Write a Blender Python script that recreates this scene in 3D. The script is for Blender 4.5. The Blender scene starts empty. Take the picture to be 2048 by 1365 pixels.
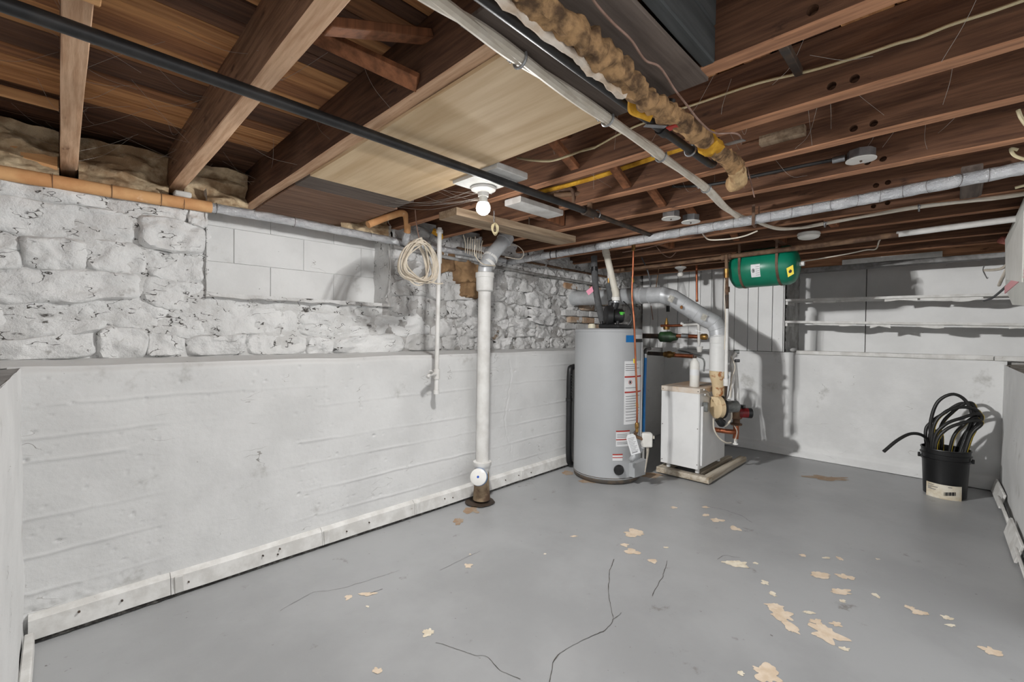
import bpy, bmesh, math, random
from mathutils import Vector, Matrix, noise
random.seed(7)
S = bpy.context.scene
COL = S.collection
rad = math.radians
PI = math.pi

# ------------------------------------------------------------------ camera, world, exposure
# X runs along the left wall away from the viewer, Y towards the left wall, Z up (metres)
F_PX, CAM_H = 890.35, 1.2
YAW, PITCH, ROLL = rad(44.557), rad(-0.858), rad(0.588)
fw = Vector((math.cos(YAW)*math.cos(PITCH), math.sin(YAW)*math.cos(PITCH), math.sin(PITCH)))
rt0 = Vector((math.sin(YAW), -math.cos(YAW), 0))
up0 = rt0.cross(fw)
RT = rt0*math.cos(ROLL) + up0*math.sin(ROLL)
UP = -rt0*math.sin(ROLL) + up0*math.cos(ROLL)
CAM = Vector((0, 0, CAM_H))
cam = bpy.data.cameras.new('camera')
cam.sensor_width = 36.0
cam.lens = F_PX/2048*36
cam.clip_start = 0.02
cob = bpy.data.objects.new('camera', cam)
COL.objects.link(cob)
m3 = Matrix((RT, UP, -fw)).transposed()
cob.matrix_world = Matrix.Translation(CAM) @ m3.to_4x4()
S.camera = cob

world = bpy.data.worlds.new('world')
S.world = world
world.use_nodes = True
wb = world.node_tree.nodes['Background']
wb.inputs[0].default_value = (0.99, 0.995, 1.0, 1)
wb.inputs[1].default_value = 1.75  # plain white fill, entering through an added opening behind the viewer
BULB_STRENGTH = 30      # glow of the glass; its light is thrown by the lamp set in the bulb
BULB_POWER = 158
S.view_settings.view_transform = 'Standard'
S.view_settings.look = 'None'
S.view_settings.gamma = 1
S.view_settings.use_curve_mapping = False
S.view_settings.exposure = 0.0

def P(px, py, x=None, y=None, z=None, d=None):
    """a measured picture point put on a known plane of the room"""
    r = fw + RT*((px-1024)/F_PX) - UP*((py-682.5)/F_PX)
    if x is not None: t = x/r.x
    elif y is not None: t = y/r.y
    elif z is not None: t = (z-CAM_H)/r.z
    else: t = d
    return CAM + r*t

# ------------------------------------------------------------------ materials
MATS = {}
def srgb(c):
    return tuple(((v/255)/12.92 if v/255 <= .04045 else ((v/255+.055)/1.055)**2.4) for v in c)
def mat(name, c1, c2=None, scale=6, detail=6, rough=.6, metal=0, bump=0, bscale=60, stretch=(1, 1, 1),
        spot=None, rand=0, emit=0, pos=(.35, .65), spec=.4, bdist=.004, bstretch=None, crack=None):
    """noise mix of two sRGB colours, optional blotches spot=(colour, scale, threshold, softness), bump and per-object variation"""
    if name in MATS: return MATS[name]
    m = bpy.data.materials.new(name); MATS[name] = m
    m.use_nodes = True
    nt = m.node_tree; N = nt.nodes; Lk = nt.links
    b = N['Principled BSDF']
    b.inputs['Roughness'].default_value = rough
    b.inputs['Metallic'].default_value = metal
    b.inputs['Specular IOR Level'].default_value = spec
    c1 = srgb(c1); c2 = srgb(c2) if c2 else c1
    tc = N.new('ShaderNodeTexCoord')
    oi = N.new('ShaderNodeObjectInfo')
    off = N.new('ShaderNodeVectorMath'); off.operation = 'MULTIPLY_ADD'
    comb = N.new('ShaderNodeCombineXYZ')
    for k in range(3): Lk.new(oi.outputs['Random'], comb.inputs[k])
    off.inputs[1].default_value = (13, 17, 11)
    Lk.new(comb.outputs[0], off.inputs[0]); Lk.new(tc.outputs['Object'], off.inputs[2])
    def noi(sc, st, de=detail, ro=.6):
        mp = N.new('ShaderNodeMapping'); mp.inputs['Scale'].default_value = st
        Lk.new(off.outputs[0], mp.inputs['Vector'])
        n = N.new('ShaderNodeTexNoise'); n.inputs['Scale'].default_value = sc
        n.inputs['Detail'].default_value = de; n.inputs['Roughness'].default_value = ro
        Lk.new(mp.outputs[0], n.inputs['Vector'])
        return n
    def ramp(n, a, z):
        r = N.new('ShaderNodeMapRange'); r.interpolation_type = 'SMOOTHSTEP'
        r.inputs['From Min'].default_value = a; r.inputs['From Max'].default_value = z
        Lk.new(n.outputs['Fac'], r.inputs['Value'])
        return r.outputs['Result']
    mx = N.new('ShaderNodeMix'); mx.data_type = 'RGBA'
    mx.inputs[6].default_value = (*c1, 1); mx.inputs[7].default_value = (*c2, 1)
    Lk.new(ramp(noi(scale, stretch), *pos), mx.inputs[0])
    out = mx.outputs[2]
    for sp in (spot if isinstance(spot, list) else [spot] if spot else []):
        cs, sc, th, so = sp[:4]
        m2 = N.new('ShaderNodeMix'); m2.data_type = 'RGBA'
        m2.inputs[7].default_value = (*srgb(cs), 1)
        Lk.new(out, m2.inputs[6])
        Lk.new(ramp(noi(sc, sp[4] if len(sp) > 4 else (1, 1, 1), 5, .65), th, th+so), m2.inputs[0])
        out = m2.outputs[2]
    if crack:      # thin meandering dark lines, only here and there: (colour, scale, half width, sparseness, stretch)
        cs, sc, wd_, th, st = crack
        n = noi(sc, st, 3, .55)
        sb = N.new('ShaderNodeMath'); sb.operation = 'SUBTRACT'; sb.inputs[1].default_value = .5; Lk.new(n.outputs['Fac'], sb.inputs[0])
        ab = N.new('ShaderNodeMath'); ab.operation = 'ABSOLUTE'; Lk.new(sb.outputs[0], ab.inputs[0])
        r1 = N.new('ShaderNodeMapRange'); r1.inputs['From Min'].default_value = wd_*.4; r1.inputs['From Max'].default_value = wd_
        r1.inputs['To Min'].default_value = 1; r1.inputs['To Max'].default_value = 0; Lk.new(ab.outputs[0], r1.inputs['Value'])
        ml = N.new('ShaderNodeMath'); ml.operation = 'MULTIPLY'; Lk.new(r1.outputs[0], ml.inputs[0])
        Lk.new(ramp(noi(sc*.9, (1.7, 1.7, 1.7), 2, .5), th, th+.08), ml.inputs[1])
        m2 = N.new('ShaderNodeMix'); m2.data_type = 'RGBA'; m2.inputs[7].default_value = (*srgb(cs), 1)
        Lk.new(out, m2.inputs[6]); Lk.new(ml.outputs[0], m2.inputs[0]); out = m2.outputs[2]
    if rand:
        h = N.new('ShaderNodeHueSaturation')
        r = N.new('ShaderNodeMapRange'); r.inputs['To Min'].default_value = 1-rand; r.inputs['To Max'].default_value = 1+rand
        Lk.new(oi.outputs['Random'], r.inputs['Value']); Lk.new(r.outputs[0], h.inputs['Value']); Lk.new(out, h.inputs['Color'])
        out = h.outputs[0]
    Lk.new(out, b.inputs['Base Color'])
    if bump:
        n = noi(bscale, bstretch or stretch, 8, .65)
        bp = N.new('ShaderNodeBump'); bp.inputs['Strength'].default_value = bump; bp.inputs['Distance'].default_value = bdist
        Lk.new(n.outputs['Fac'], bp.inputs['Height']); Lk.new(bp.outputs[0], b.inputs['Normal'])
    if emit:
        b.inputs['Emission Color'].default_value = (*c1, 1); b.inputs['Emission Strength'].default_value = emit
    return m

def wood(name, c1, c2, axis, rand=.25, rough=.8, scale=1.0, spot=None, bump=.5):
    st = [14*scale]*3; st[axis] = .9*scale
    return mat(name, c1, c2, scale=3, detail=8, rough=rough, bump=bump, bscale=6, stretch=tuple(st), rand=rand,
               pos=(.3, .7), spec=.25, spot=spot, bdist=.003)

WHITE = mat('wall_paint', (214, 214, 213), (205, 205, 204), 3, rough=.62, bump=.25, bscale=30, spot=((120, 118, 115), 26, .70, .04))
WCONC = mat('painted_concrete', (210, 210, 209), (199, 199, 198), 2.5, rough=.6, bump=.4, bscale=55, crack=((138, 135, 131), 3.2, .003, .60, (1, 1, 2.4)),
            spot=[((110, 108, 104), 34, .715, .03), ((176, 175, 172), 3.2, .60, .12)])
WSTONE = mat('painted_stone', (222, 222, 221), (210, 210, 209), 5, rough=.5, bump=.9, bscale=16, bdist=.021, crack=((74, 71, 67), 7, .010, .51, (1, 1, 1.9)),
             spot=[((92, 89, 85), 13, .675, .035, (1, 1, 2.4)), ((150, 148, 144), 4, .63, .1), ((88, 85, 80), 30, .70, .03)])
WMORT = mat('painted_mortar', (216, 216, 215), (196, 195, 193), 7, rough=.55, bump=.9, bscale=18, bdist=.021, crack=((66, 63, 59), 8, .012, .46, (1, 1, 1.9)),
            spot=[((70, 66, 62), 8, .60, .08, (1, 1, 2.2)), ((90, 86, 82), 26, .68, .04)])
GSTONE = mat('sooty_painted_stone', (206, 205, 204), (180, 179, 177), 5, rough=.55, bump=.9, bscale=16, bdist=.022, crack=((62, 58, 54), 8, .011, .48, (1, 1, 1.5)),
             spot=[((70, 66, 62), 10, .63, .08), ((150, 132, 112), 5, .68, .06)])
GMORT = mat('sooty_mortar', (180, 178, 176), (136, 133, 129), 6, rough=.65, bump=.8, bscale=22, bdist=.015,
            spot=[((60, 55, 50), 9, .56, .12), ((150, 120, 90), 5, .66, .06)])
FLOORM = mat('grey_floor_paint', (158, 159, 160), (147, 148, 149), 1.6, rough=.38, bump=.18, bscale=16, spec=.45,
             spot=[((124, 122, 119), 7, .64, .1), ((104, 101, 97), 38, .69, .05), ((196, 196, 194), 55, .745, .02)])
CRACK = mat('crack_dirt', (62, 58, 54), (88, 84, 78), 30, rough=.9)
CHIP = mat('bare_concrete_tan', (214, 198, 178), (200, 180, 156), 20, rough=.8)
CHIPW = mat('bare_concrete_cream', (222, 214, 196), (204, 192, 170), 25, rough=.8)
RUSTST = mat('rust_stain', (150, 122, 96), (160, 146, 130), 14, rough=.7)
DARKGAP = mat('dark_gap_fill', (44, 42, 40), (100, 98, 94), 40, rough=.95, pos=(.45, .7))  # near-black fill for the gaps under and behind boards

JOIST_L = wood('joist_wood_lit_underside', (222, 186, 154), (190, 150, 118), 1, rand=.05, scale=1.5, spot=((136, 100, 76), 7, .64, .14, (4, 1.2, 4)))
JOIST_D = wood('joist_wood_dark', (188, 138, 104), (140, 100, 76), 1, rand=.10, scale=1.5, spot=((72, 50, 39), 6, .60, .16, (4, 1.2, 4)))  # lit underside tone of the farther joists, and plain header plates
JOIST_S2 = wood('joist_wood_brown_shaded_sides', (146, 112, 88), (106, 78, 60), 1, rand=.08, scale=1.5, spot=((70, 50, 40), 6, .58, .16, (4, 1.2, 4)))
JOIST_S = wood('joist_wood_shaded_sides', (112, 80, 60), (78, 54, 41), 1, rand=.16, scale=1.5, spot=((54, 38, 30), 6, .60, .16, (4, 1.2, 4)))
DECK_D = wood('deck_wood_dark', (110, 78, 58), (72, 50, 40), 0, rand=.35)
DECK_M = wood('deck_wood_mid', (164, 114, 76), (110, 74, 52), 0, rand=.25)
DECK_O = wood('deck_wood_orange', (200, 148, 98), (150, 102, 66), 0, rand=.2)
PLY = wood('plywood', (214, 190, 156), (192, 164, 128), 1, rand=.05, scale=.45, bump=.15)
PLANKW = wood('weathered_plank_wood', (168, 148, 124), (126, 106, 86), 0, rand=.1)
BOARDW = wood('brown_board', (128, 100, 82), (96, 72, 58), 0, rand=.15)
GREYW = wood('grey_board', (112, 100, 92), (84, 74, 68), 0, rand=.12)
SLATEW = wood('slate_grey_board', (84, 86, 86), (66, 68, 68), 0, rand=.12)
BRIDGE = wood('bridging_wood', (158, 104, 72), (104, 68, 46), 2, rand=.2, scale=.6)
SILLW = wood('new_sill_wood', (214, 166, 116), (186, 136, 92), 0, rand=.05)
PALW = wood('pallet_wood', (196, 188, 174), (150, 136, 116), 0, rand=.1, scale=.6)
PWHITE = mat('white_painted_board', (214, 213, 210), (194, 192, 188), 12, rough=.6, bump=.2, bscale=50, spot=((120, 112, 100), 24, .70, .05))
INSUL = mat('fibreglass_batt', (212, 192, 160), (148, 122, 94), 9, rough=1, bump=.8, bscale=40, bdist=.01, spot=((232, 226, 214), 4, .66, .06), spec=.05)
PINKI = mat('pink_insulation', (226, 150, 138), (196, 112, 100), 20, rough=1, bump=.8, bscale=50, bdist=.01, spec=.05)
BLACKP = mat('black_pipe', (34, 34, 35), (52, 50, 49), 12, rough=.42, bump=.1, bscale=70)
IRON = mat('dark_iron', (58, 52, 48), (84, 68, 56), 18, rough=.6, metal=.3, bump=.3, bscale=60)
RUSTIRON = mat('rusty_pipe', (118, 92, 70), (82, 60, 46), 16, rough=.75, bump=.4, bscale=60)
TANPIPE = mat('tan_pipe_wrap', (214, 166, 116), (196, 142, 94), 8, rough=.75, bump=.3, bscale=30, spot=((240, 214, 184), 5, .62, .1))
FOIL = mat('aluminium_foil', (224, 225, 227), (200, 202, 205), 14, rough=.28, metal=.62, bump=1.0, bscale=42, bdist=.016)
WPIPE = mat('white_painted_pipe', (222, 221, 218), (206, 204, 200), 9, rough=.5, bump=.15, bscale=70, spot=((130, 100, 72), 34, .69, .04))
PVC = mat('cream_pvc', (214, 210, 198), (202, 197, 184), 6, rough=.45)
SLEEVE = mat('grey_foam_sleeve', (92, 93, 94), (80, 80, 81), 20, rough=.9)
GALV = mat('galvanised_flue', (196, 198, 200), (178, 180, 182), 9, rough=.42, metal=.22, bump=.12, bscale=30, spot=((150, 120, 86), 6, .72, .05))
WFLUE = mat('white_flue', (216, 216, 214), (206, 206, 204), 7, rough=.5)
RUSTW = mat('rust_run_metal', (208, 186, 150), (156, 96, 52), 9, rough=.7, pos=(.56, .64), spot=((226, 222, 214), 6, .58, .05))
COPPER = mat('copper', (186, 116, 84), (150, 88, 62), 10, rough=.35, metal=.85)
BRASS = mat('brass', (176, 140, 80), (130, 98, 56), 14, rough=.4, metal=.8)
CASTG = mat('green_cast_iron', (44, 78, 44), (34, 44, 34), 10, rough=.5)
TANKG = mat('green_enamel', (14, 122, 94), (10, 108, 82), 5, rough=.32, spec=.5)
STRAP = mat('brown_strap', (112, 88, 72), (86, 66, 54), 20, rough=.7, metal=.3)
HEATM = mat('heater_grey_enamel', (168, 170, 172), (164, 166, 168), 3, rough=.32, spec=.5)
HEATD = mat('heater_dark_rim', (70, 68, 66), (96, 84, 72), 18, rough=.6)
BLACKPL = mat('black_plastic', (26, 26, 27), (36, 36, 37), 9, rough=.4)
WPLAST = mat('white_plastic', (226, 225, 220), (216, 214, 208), 9, rough=.45)
CREAM = mat('cream_plastic', (226, 220, 198), None, rough=.5)
LABELW = mat('paper_label', (224, 225, 226), (214, 215, 216), 9, rough=.55)
LABELO = mat('old_paper_label', (214, 208, 194), (190, 176, 150), 10, rough=.7, spot=((120, 96, 66), 8, .64, .06))
INK = mat('print_ink', (112, 112, 114), None, rough=.6)
INKK = mat('black_ink', (30, 30, 32), None, rough=.6)
REDP = mat('red_print', (170, 52, 42), None, rough=.5)
BLUEP = mat('blue_plastic', (20, 112, 178), (16, 100, 164), 8, rough=.4)
YELL = mat('yellow_print', (236, 214, 44), None, rough=.5)
REDM = mat('red_pump_enamel', (150, 40, 44), (110, 30, 34), 12, rough=.45)
GREYM = mat('grey_motor_enamel', (140, 142, 140), (112, 114, 112), 16, rough=.4, metal=.5)
STEEL = mat('zinc_steel', (176, 178, 180), (150, 152, 154), 18, rough=.35, metal=.8)
BOILW = mat('boiler_white_enamel', (222, 222, 221), (214, 214, 213), 4, rough=.42, spot=((140, 112, 84), 30, .74, .03))
BOILT = mat('boiler_rusty_top', (206, 196, 184), (186, 150, 112), 5, rough=.6)
CABLEW = mat('white_cable', (222, 214, 200), (206, 196, 180), 14, rough=.55, bump=.1, bscale=40)
CABLEY = mat('cream_cable', (216, 204, 168), (198, 184, 146), 14, rough=.55)
CORD = mat('beige_cable', (216, 206, 190), (196, 184, 166), 20, rough=.6)
WIREB = mat('brown_wire', (150, 122, 108), (126, 98, 84), 20, rough=.6)
WRAPP = mat('old_pipe_insulation', (180, 144, 104), (92, 73, 57), 20, rough=.95, bump=.8, bscale=30, bdist=.01, pos=(.38, .66), spec=.1)
YWRAP = mat('yellow_fibreglass', (218, 168, 62), (176, 128, 44), 16, rough=.95, bump=.6, bscale=40, spec=.1)
WCRUST = mat('white_crust_insulation', (222, 210, 196), (198, 176, 152), 14, rough=.95, bump=.6, bscale=40)
RUBBER = mat('black_hose_rubber', (30, 30, 30), (40, 40, 39), 10, rough=.42)
YSTRIPE = mat('yellow_hose_stripe', (206, 178, 50), None, rough=.5)
BUCKETM = mat('black_bucket_plastic', (17, 17, 18), (26, 26, 27), 7, rough=.38)
PINK = mat('pink_tag', (238, 160, 182), None, rough=.6)
PINKT = mat('pink_tape', (230, 166, 170), None, rough=.6)
BROWNST = mat('bare_brown_stone', (150, 120, 86), (108, 82, 58), 6, rough=.85, bump=.8, bscale=18, bdist=.012)
BULBM = mat('lit_bulb', (255, 252, 246), None, emit=BULB_STRENGTH)
BULBOFF = mat('frosted_bulb', (214, 212, 206), None, rough=.3)
PORC = mat('porcelain', (228, 227, 223), (220, 218, 214), 5, rough=.25)
WEB = mat('cobweb', (170, 164, 156), None, rough=1, spec=0)
CHROME = mat('bright_wire', (190, 190, 190), None, rough=.3, metal=.9)
PANELM = mat('grey_panel_box', (206, 206, 200), (196, 196, 190), 6, rough=.5)
SOOTB = mat('brick_stained', (176, 158, 140), (150, 116, 86), 8, rough=.8, bump=.5, bscale=30, spot=((205, 204, 202), 6, .54, .08))

# ------------------------------------------------------------------ mesh helpers
ORG = {}
class MB:
    def __init__(s): s.v = []; s.f = []; s.mi = []; s.cur = 0
    def add(s, vs, fs):
        o = len(s.v)
        s.v += [Vector(p) for p in vs]
        s.f += [tuple(i+o for i in f) for f in fs]
        s.mi += [s.cur]*len(fs)
        return s
    def box(s, lo, hi, ch=0.0):
        lo, hi = Vector(lo), Vector(hi)
        c = (lo+hi)/2; h = (hi-lo)/2
        return s.obox(c, (h.x, 0, 0), (0, h.y, 0), (0, 0, h.z), ch)
    def obox(s, c, ax, ay, az, ch=0.0):
        c = Vector(c); A = [Vector(ax), Vector(ay), Vector(az)]
        if not ch:
            vs = [c+A[0]*i+A[1]*j+A[2]*k for i in (-1, 1) for j in (-1, 1) for k in (-1, 1)]
            return s.add(vs, [(0, 1, 3, 2), (4, 6, 7, 5), (0, 4, 5, 1), (2, 3, 7, 6), (0, 2, 6, 4), (1, 5, 7, 3)])
        L = [a.length for a in A]; U = [a.normalized() for a in A]
        vs = []; idx = {}
        for i in (-1, 1):
            for j in (-1, 1):
                for k in (-1, 1):
                    for q in range(3):
                        e = [L[n]*sg - (ch*sg if n != q else 0) for n, sg in enumerate((i, j, k))]
                        idx[(i, j, k, q)] = len(vs)
                        vs.append(c+U[0]*e[0]+U[1]*e[1]+U[2]*e[2])
        fs = []
        for q in range(3):
            a, b = [n for n in range(3) if n != q]
            for sg in (-1, 1):
                face = []
                for (p, r) in ((-1, -1), (1, -1), (1, 1), (-1, 1)):
                    t = [0, 0, 0]; t[q] = sg; t[a] = p; t[b] = r
                    face.append(idx[(*t, q)])
                fs.append(tuple(face))
            for p in (-1, 1):
                for r in (-1, 1):
                    face = []
                    for (sg, qq) in ((-1, a), (1, a), (1, b), (-1, b)):
                        t = [0, 0, 0]; t[q] = sg; t[a] = p; t[b] = r
                        face.append(idx[(*t, qq)])
                    fs.append(tuple(face))
        for i in (-1, 1):
            for j in (-1, 1):
                for k in (-1, 1):
                    fs.append(tuple(idx[(i, j, k, q)] for q in range(3)))
        return s.add(vs, fs)
    def bar(s, p0, p1, w, t, upv=(0, 0, 1), ch=0.0):
        p0, p1 = Vector(p0), Vector(p1)
        d = p1-p0; L = d.length; d.normalize()
        u = Vector(upv); u = (u-d*u.dot(d))
        if u.length < 1e-4: u = d.orthogonal()
        u.normalize(); v = d.cross(u)
        return s.obox((p0+p1)/2, d*L/2, v*w/2, u*t/2, ch)
    def lathe(s, c, axis, prof, n=24, ref=None):
        c = Vector(c); a = Vector(axis).normalized()
        u = Vector(ref) if ref else a.orthogonal()
        u = (u-a*u.dot(a)).normalized(); w = a.cross(u)
        vs = []; fs = []; rings = []
        for (t, r) in prof:
            if r < 1e-6:
                rings.append([len(vs)]); vs.append(c+a*t)
            else:
                rings.append(list(range(len(vs), len(vs)+n)))
                for k in range(n):
                    an = 2*PI*k/n
                    vs.append(c+a*t+(u*math.cos(an)+w*math.sin(an))*r)
        for A, B in zip(rings, rings[1:]):
            if len(A) == 1 and len(B) == 1: continue
            for k in range(n):
                k2 = (k+1) % n
                if len(A) == 1: fs.append((A[0], B[k2], B[k]))
                elif len(B) == 1: fs.append((A[k], A[k2], B[0]))
                else: fs.append((A[k], A[k2], B[k2], B[k]))
        if len(rings[0]) > 1: fs.append(tuple(reversed(rings[0])))
        if len(rings[-1]) > 1: fs.append(tuple(rings[-1]))
        return s.add(vs, fs)
    def cyl(s, p0, p1, r, r1=None, n=16):
        p0, p1 = Vector(p0), Vector(p1)
        return s.lathe(p0, p1-p0, [(0, r), ((p1-p0).length, r if r1 is None else r1)], n)
    def tube(s, pts, r, n=8, sub=0, closed=False, lump=0, lscale=8, flat=1.0):
        pts = [Vector(p) for p in pts]
        if sub: pts = spline(pts, sub, closed)
        rr = r if callable(r) else (lambda t: r)
        vs = []; fs = []
        m = len(pts); pu = None
        for i, p in enumerate(pts):
            if closed: d = pts[(i+1) % m]-pts[i-1]
            else: d = pts[min(i+1, m-1)]-pts[max(i-1, 0)]
            d.normalize()
            if pu is None: u = d.orthogonal().normalized()
            else:
                u = pu-d*pu.dot(d)
                u = u.normalized() if u.length > 1e-5 else d.orthogonal().normalized()
            pu = u; w = d.cross(u)
            R = rr(i/max(1, m-1))
            for k in range(n):
                an = 2*PI*k/n
                q = u*math.cos(an)+w*math.sin(an)*flat
                k2 = R
                if lump: k2 = R*(1+lump*noise.noise((p+q*R)*lscale))
                vs.append(p+q*k2)
        for i in range(m if closed else m-1):
            j = (i+1) % m
            for k in range(n):
                k2 = (k+1) % n
                fs.append((i*n+k, i*n+k2, j*n+k2, j*n+k))
        if not closed:
            fs.append(tuple(reversed(range(n)))); fs.append(tuple(range((m-1)*n, m*n)))
        return s.add(vs, fs)
    def grid(s, fn, nu, nv, skip=None, wrap=False):
        vs = [fn(i/nu, j/nv) for j in range(nv+1) for i in range(nu+1)]
        fs = []
        for j in range(nv):
            for i in range(nu):
                if skip and skip((i+.5)/nu, (j+.5)/nv): continue
                a = j*(nu+1)+i
                fs.append((a, a+1, a+nu+2, a+nu+1))
        return s.add(vs, fs)
    def prism(s, poly, vec):
        v = Vector(vec); n = len(poly); poly = [Vector(p) for p in poly]
        fs = [tuple(range(n-1, -1, -1)), tuple(range(n, 2*n))]
        fs += [(i, (i+1) % n, n+(i+1) % n, n+i) for i in range(n)]
        return s.add(poly+[p+v for p in poly], fs)
    def ball(s, c, r, nu=16, nv=10):
        c = Vector(c); r = Vector(r) if hasattr(r, '__len__') else Vector((r, r, r))
        vs = [c+Vector((0, 0, r.z))]; fs = []
        for j in range(1, nv):
            th = PI*j/nv
            for i in range(nu):
                ph = 2*PI*i/nu
                vs.append(c+Vector((r.x*math.sin(th)*math.cos(ph), r.y*math.sin(th)*math.sin(ph), r.z*math.cos(th))))
        vs.append(c-Vector((0, 0, r.z))); L = len(vs)-1
        for i in range(nu):
            k = (i+1) % nu
            fs.append((0, 1+i, 1+k))
            for j in range(nv-2):
                a = 1+j*nu
                fs.append((a+i, a+nu+i, a+nu+k, a+k))
            fs.append((1+(nv-2)*nu+i, L, 1+(nv-2)*nu+k))
        return s.add(vs, fs)
    def patch(s, c, r, a0, a1, z0, z1, n=10, shear=0):
        """a piece of paper lying on an upright cylinder; angles in degrees"""
        c = Vector(c); vs = []; fs = []
        for k in range(n+1):
            t = k/n; an = rad(a0+(a1-a0)*t)
            for z in (z0, z1):
                for q in (r, r+.0012):
                    vs.append(Vector((c.x+q*math.cos(an), c.y+q*math.sin(an), z+shear*t)))
        for k in range(n):
            a, b = k*4, k*4+4
            fs += [(a+1, b+1, b+3, a+3), (a, a+2, b+2, b), (a, b, b+1, a+1), (a+2, a+3, b+3, b+2)]
        fs += [(0, 1, 3, 2), (n*4, n*4+2, n*4+3, n*4+1)]
        return s.add(vs, fs)
    def build(s, name, mats, parent=None, smooth=38, base=None, fix=True):
        me = bpy.data.meshes.new(name)
        if parent is not None: o0 = ORG[parent]
        elif base is not None: o0 = Vector(base)
        else:
            xs = [v.x for v in s.v]; ys = [v.y for v in s.v]; zs = [v.z for v in s.v]
            o0 = Vector(((min(xs)+max(xs))/2, (min(ys)+max(ys))/2, min(zs)))
        me.from_pydata([tuple(v-o0) for v in s.v], [], s.f)
        if fix:
            bm = bmesh.new(); bm.from_mesh(me)
            bmesh.ops.recalc_face_normals(bm, faces=bm.faces)
            bm.to_mesh(me); bm.free()
        ms = mats if isinstance(mats, (list, tuple)) else [mats]
        for m in ms: me.materials.append(m)
        if len(ms) > 1: me.polygons.foreach_set('material_index', s.mi)
        if smooth:
            me.polygons.foreach_set('use_smooth', [True]*len(me.polygons))
            me.set_sharp_from_angle(angle=rad(smooth))
        o = bpy.data.objects.new(name, me); COL.objects.link(o)
        ORG[o] = o0
        if parent is not None: o.parent = parent
        else: o.location = o0
        return o

def spline(pts, sub, closed=False):
    m = len(pts); out = []
    rng = range(m if closed else m-1)
    for i in rng:
        p1, p2 = pts[i], pts[(i+1) % m]
        p0 = pts[i-1] if (closed or i > 0) else p1*2-p2
        p3 = pts[(i+2) % m] if (closed or i < m-2) else p2*2-p1
        for k in range(sub):
            t = k/sub
            out.append(.5*((2*p1)+(p2-p0)*t+(2*p0-5*p1+4*p2-p3)*t*t+(3*p1-p0-3*p2+p3)*t**3))
    if not closed: out.append(pts[-1].copy())
    return out

def tag(o, label, cat=None, group=None, kind=None):
    if label: o['label'] = label
    if cat: o['category'] = cat
    if group: o['group'] = group
    if kind: o['kind'] = kind
    return o
def thing(name, label, cat, base, group=None):
    o = bpy.data.objects.new(name, None); COL.objects.link(o)
    o.empty_display_size = .05
    o.location = Vector(base); ORG[o] = Vector(base)
    return tag(o, label, cat, group)
def struct(name, base=(0, 0, 0), label=None):
    o = bpy.data.objects.new(name, None); COL.objects.link(o)
    o.location = Vector(base); ORG[o] = Vector(base); o['kind'] = 'structure'
    if label: o['label'] = label
    return o
def NZ(x, y, z=0): return noise.noise(Vector((x, y, z)))
def FB(x, y, z=0, o=4):
    a = 1; t = 0
    for k in range(o):
        t += a*noise.noise(Vector((x, y, z))); x *= 2.1; y *= 2.1; z *= 2.1; a *= .5
    return t
def sst(a, b, x):
    t = max(0, min(1, (x-a)/(b-a))); return t*t*(3-2*t)
def beam(lo, hi, axis, n=14, jit=.003, seed=0, fr=2.0):
    """a sawn timber along one axis with slightly wavering arrises"""
    mb = MB(); lo, hi = Vector(lo), Vector(hi)
    a, b = [k for k in range(3) if k != axis]
    ch = min(.004, (hi[a]-lo[a])*.12, (hi[b]-lo[b])*.12)
    prof = [(lo[a]+ch, lo[b]), (hi[a]-ch, lo[b]), (hi[a], lo[b]+ch), (hi[a], hi[b]-ch), (hi[a]-ch, hi[b]), (lo[a]+ch, hi[b]), (lo[a], hi[b]-ch), (lo[a], lo[b]+ch)]
    vs = []; fs = []
    for i in range(n+1):
        t = lo[axis]+(hi[axis]-lo[axis])*i/n
        for k, (p, q) in enumerate(prof):
            v = [0, 0, 0]; v[axis] = t
            v[a] = p+jit*NZ(t*fr+seed*7.3, (k//2)*3.1, seed); v[b] = q+jit*NZ(t*fr-seed*3.7, (k//2)*5.3+9, seed)
            vs.append(v)
    for i in range(n):
        for k in range(8):
            k2 = (k+1) % 8
            fs.append((i*8+k, i*8+k2, i*8+8+k2, i*8+8+k))
    fs.append(tuple(range(7, -1, -1))); fs.append(tuple(range(n*8, n*8+8)))
    mb.add(vs, fs)
    mb.mi = [1 if (q < n*8 and q % 8 in (0, 1, 7)) else 0 for q in range(len(fs))]   # the underside, given its own lit tone on the joists
    return mb

# ================================================================== THE SETTING
YW, YU, XB, XR, YR, ZL, ZJ, ZD = 2.50, 2.82, 5.20, 5.80, -.30, 1.055, 1.93, 2.13

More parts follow.
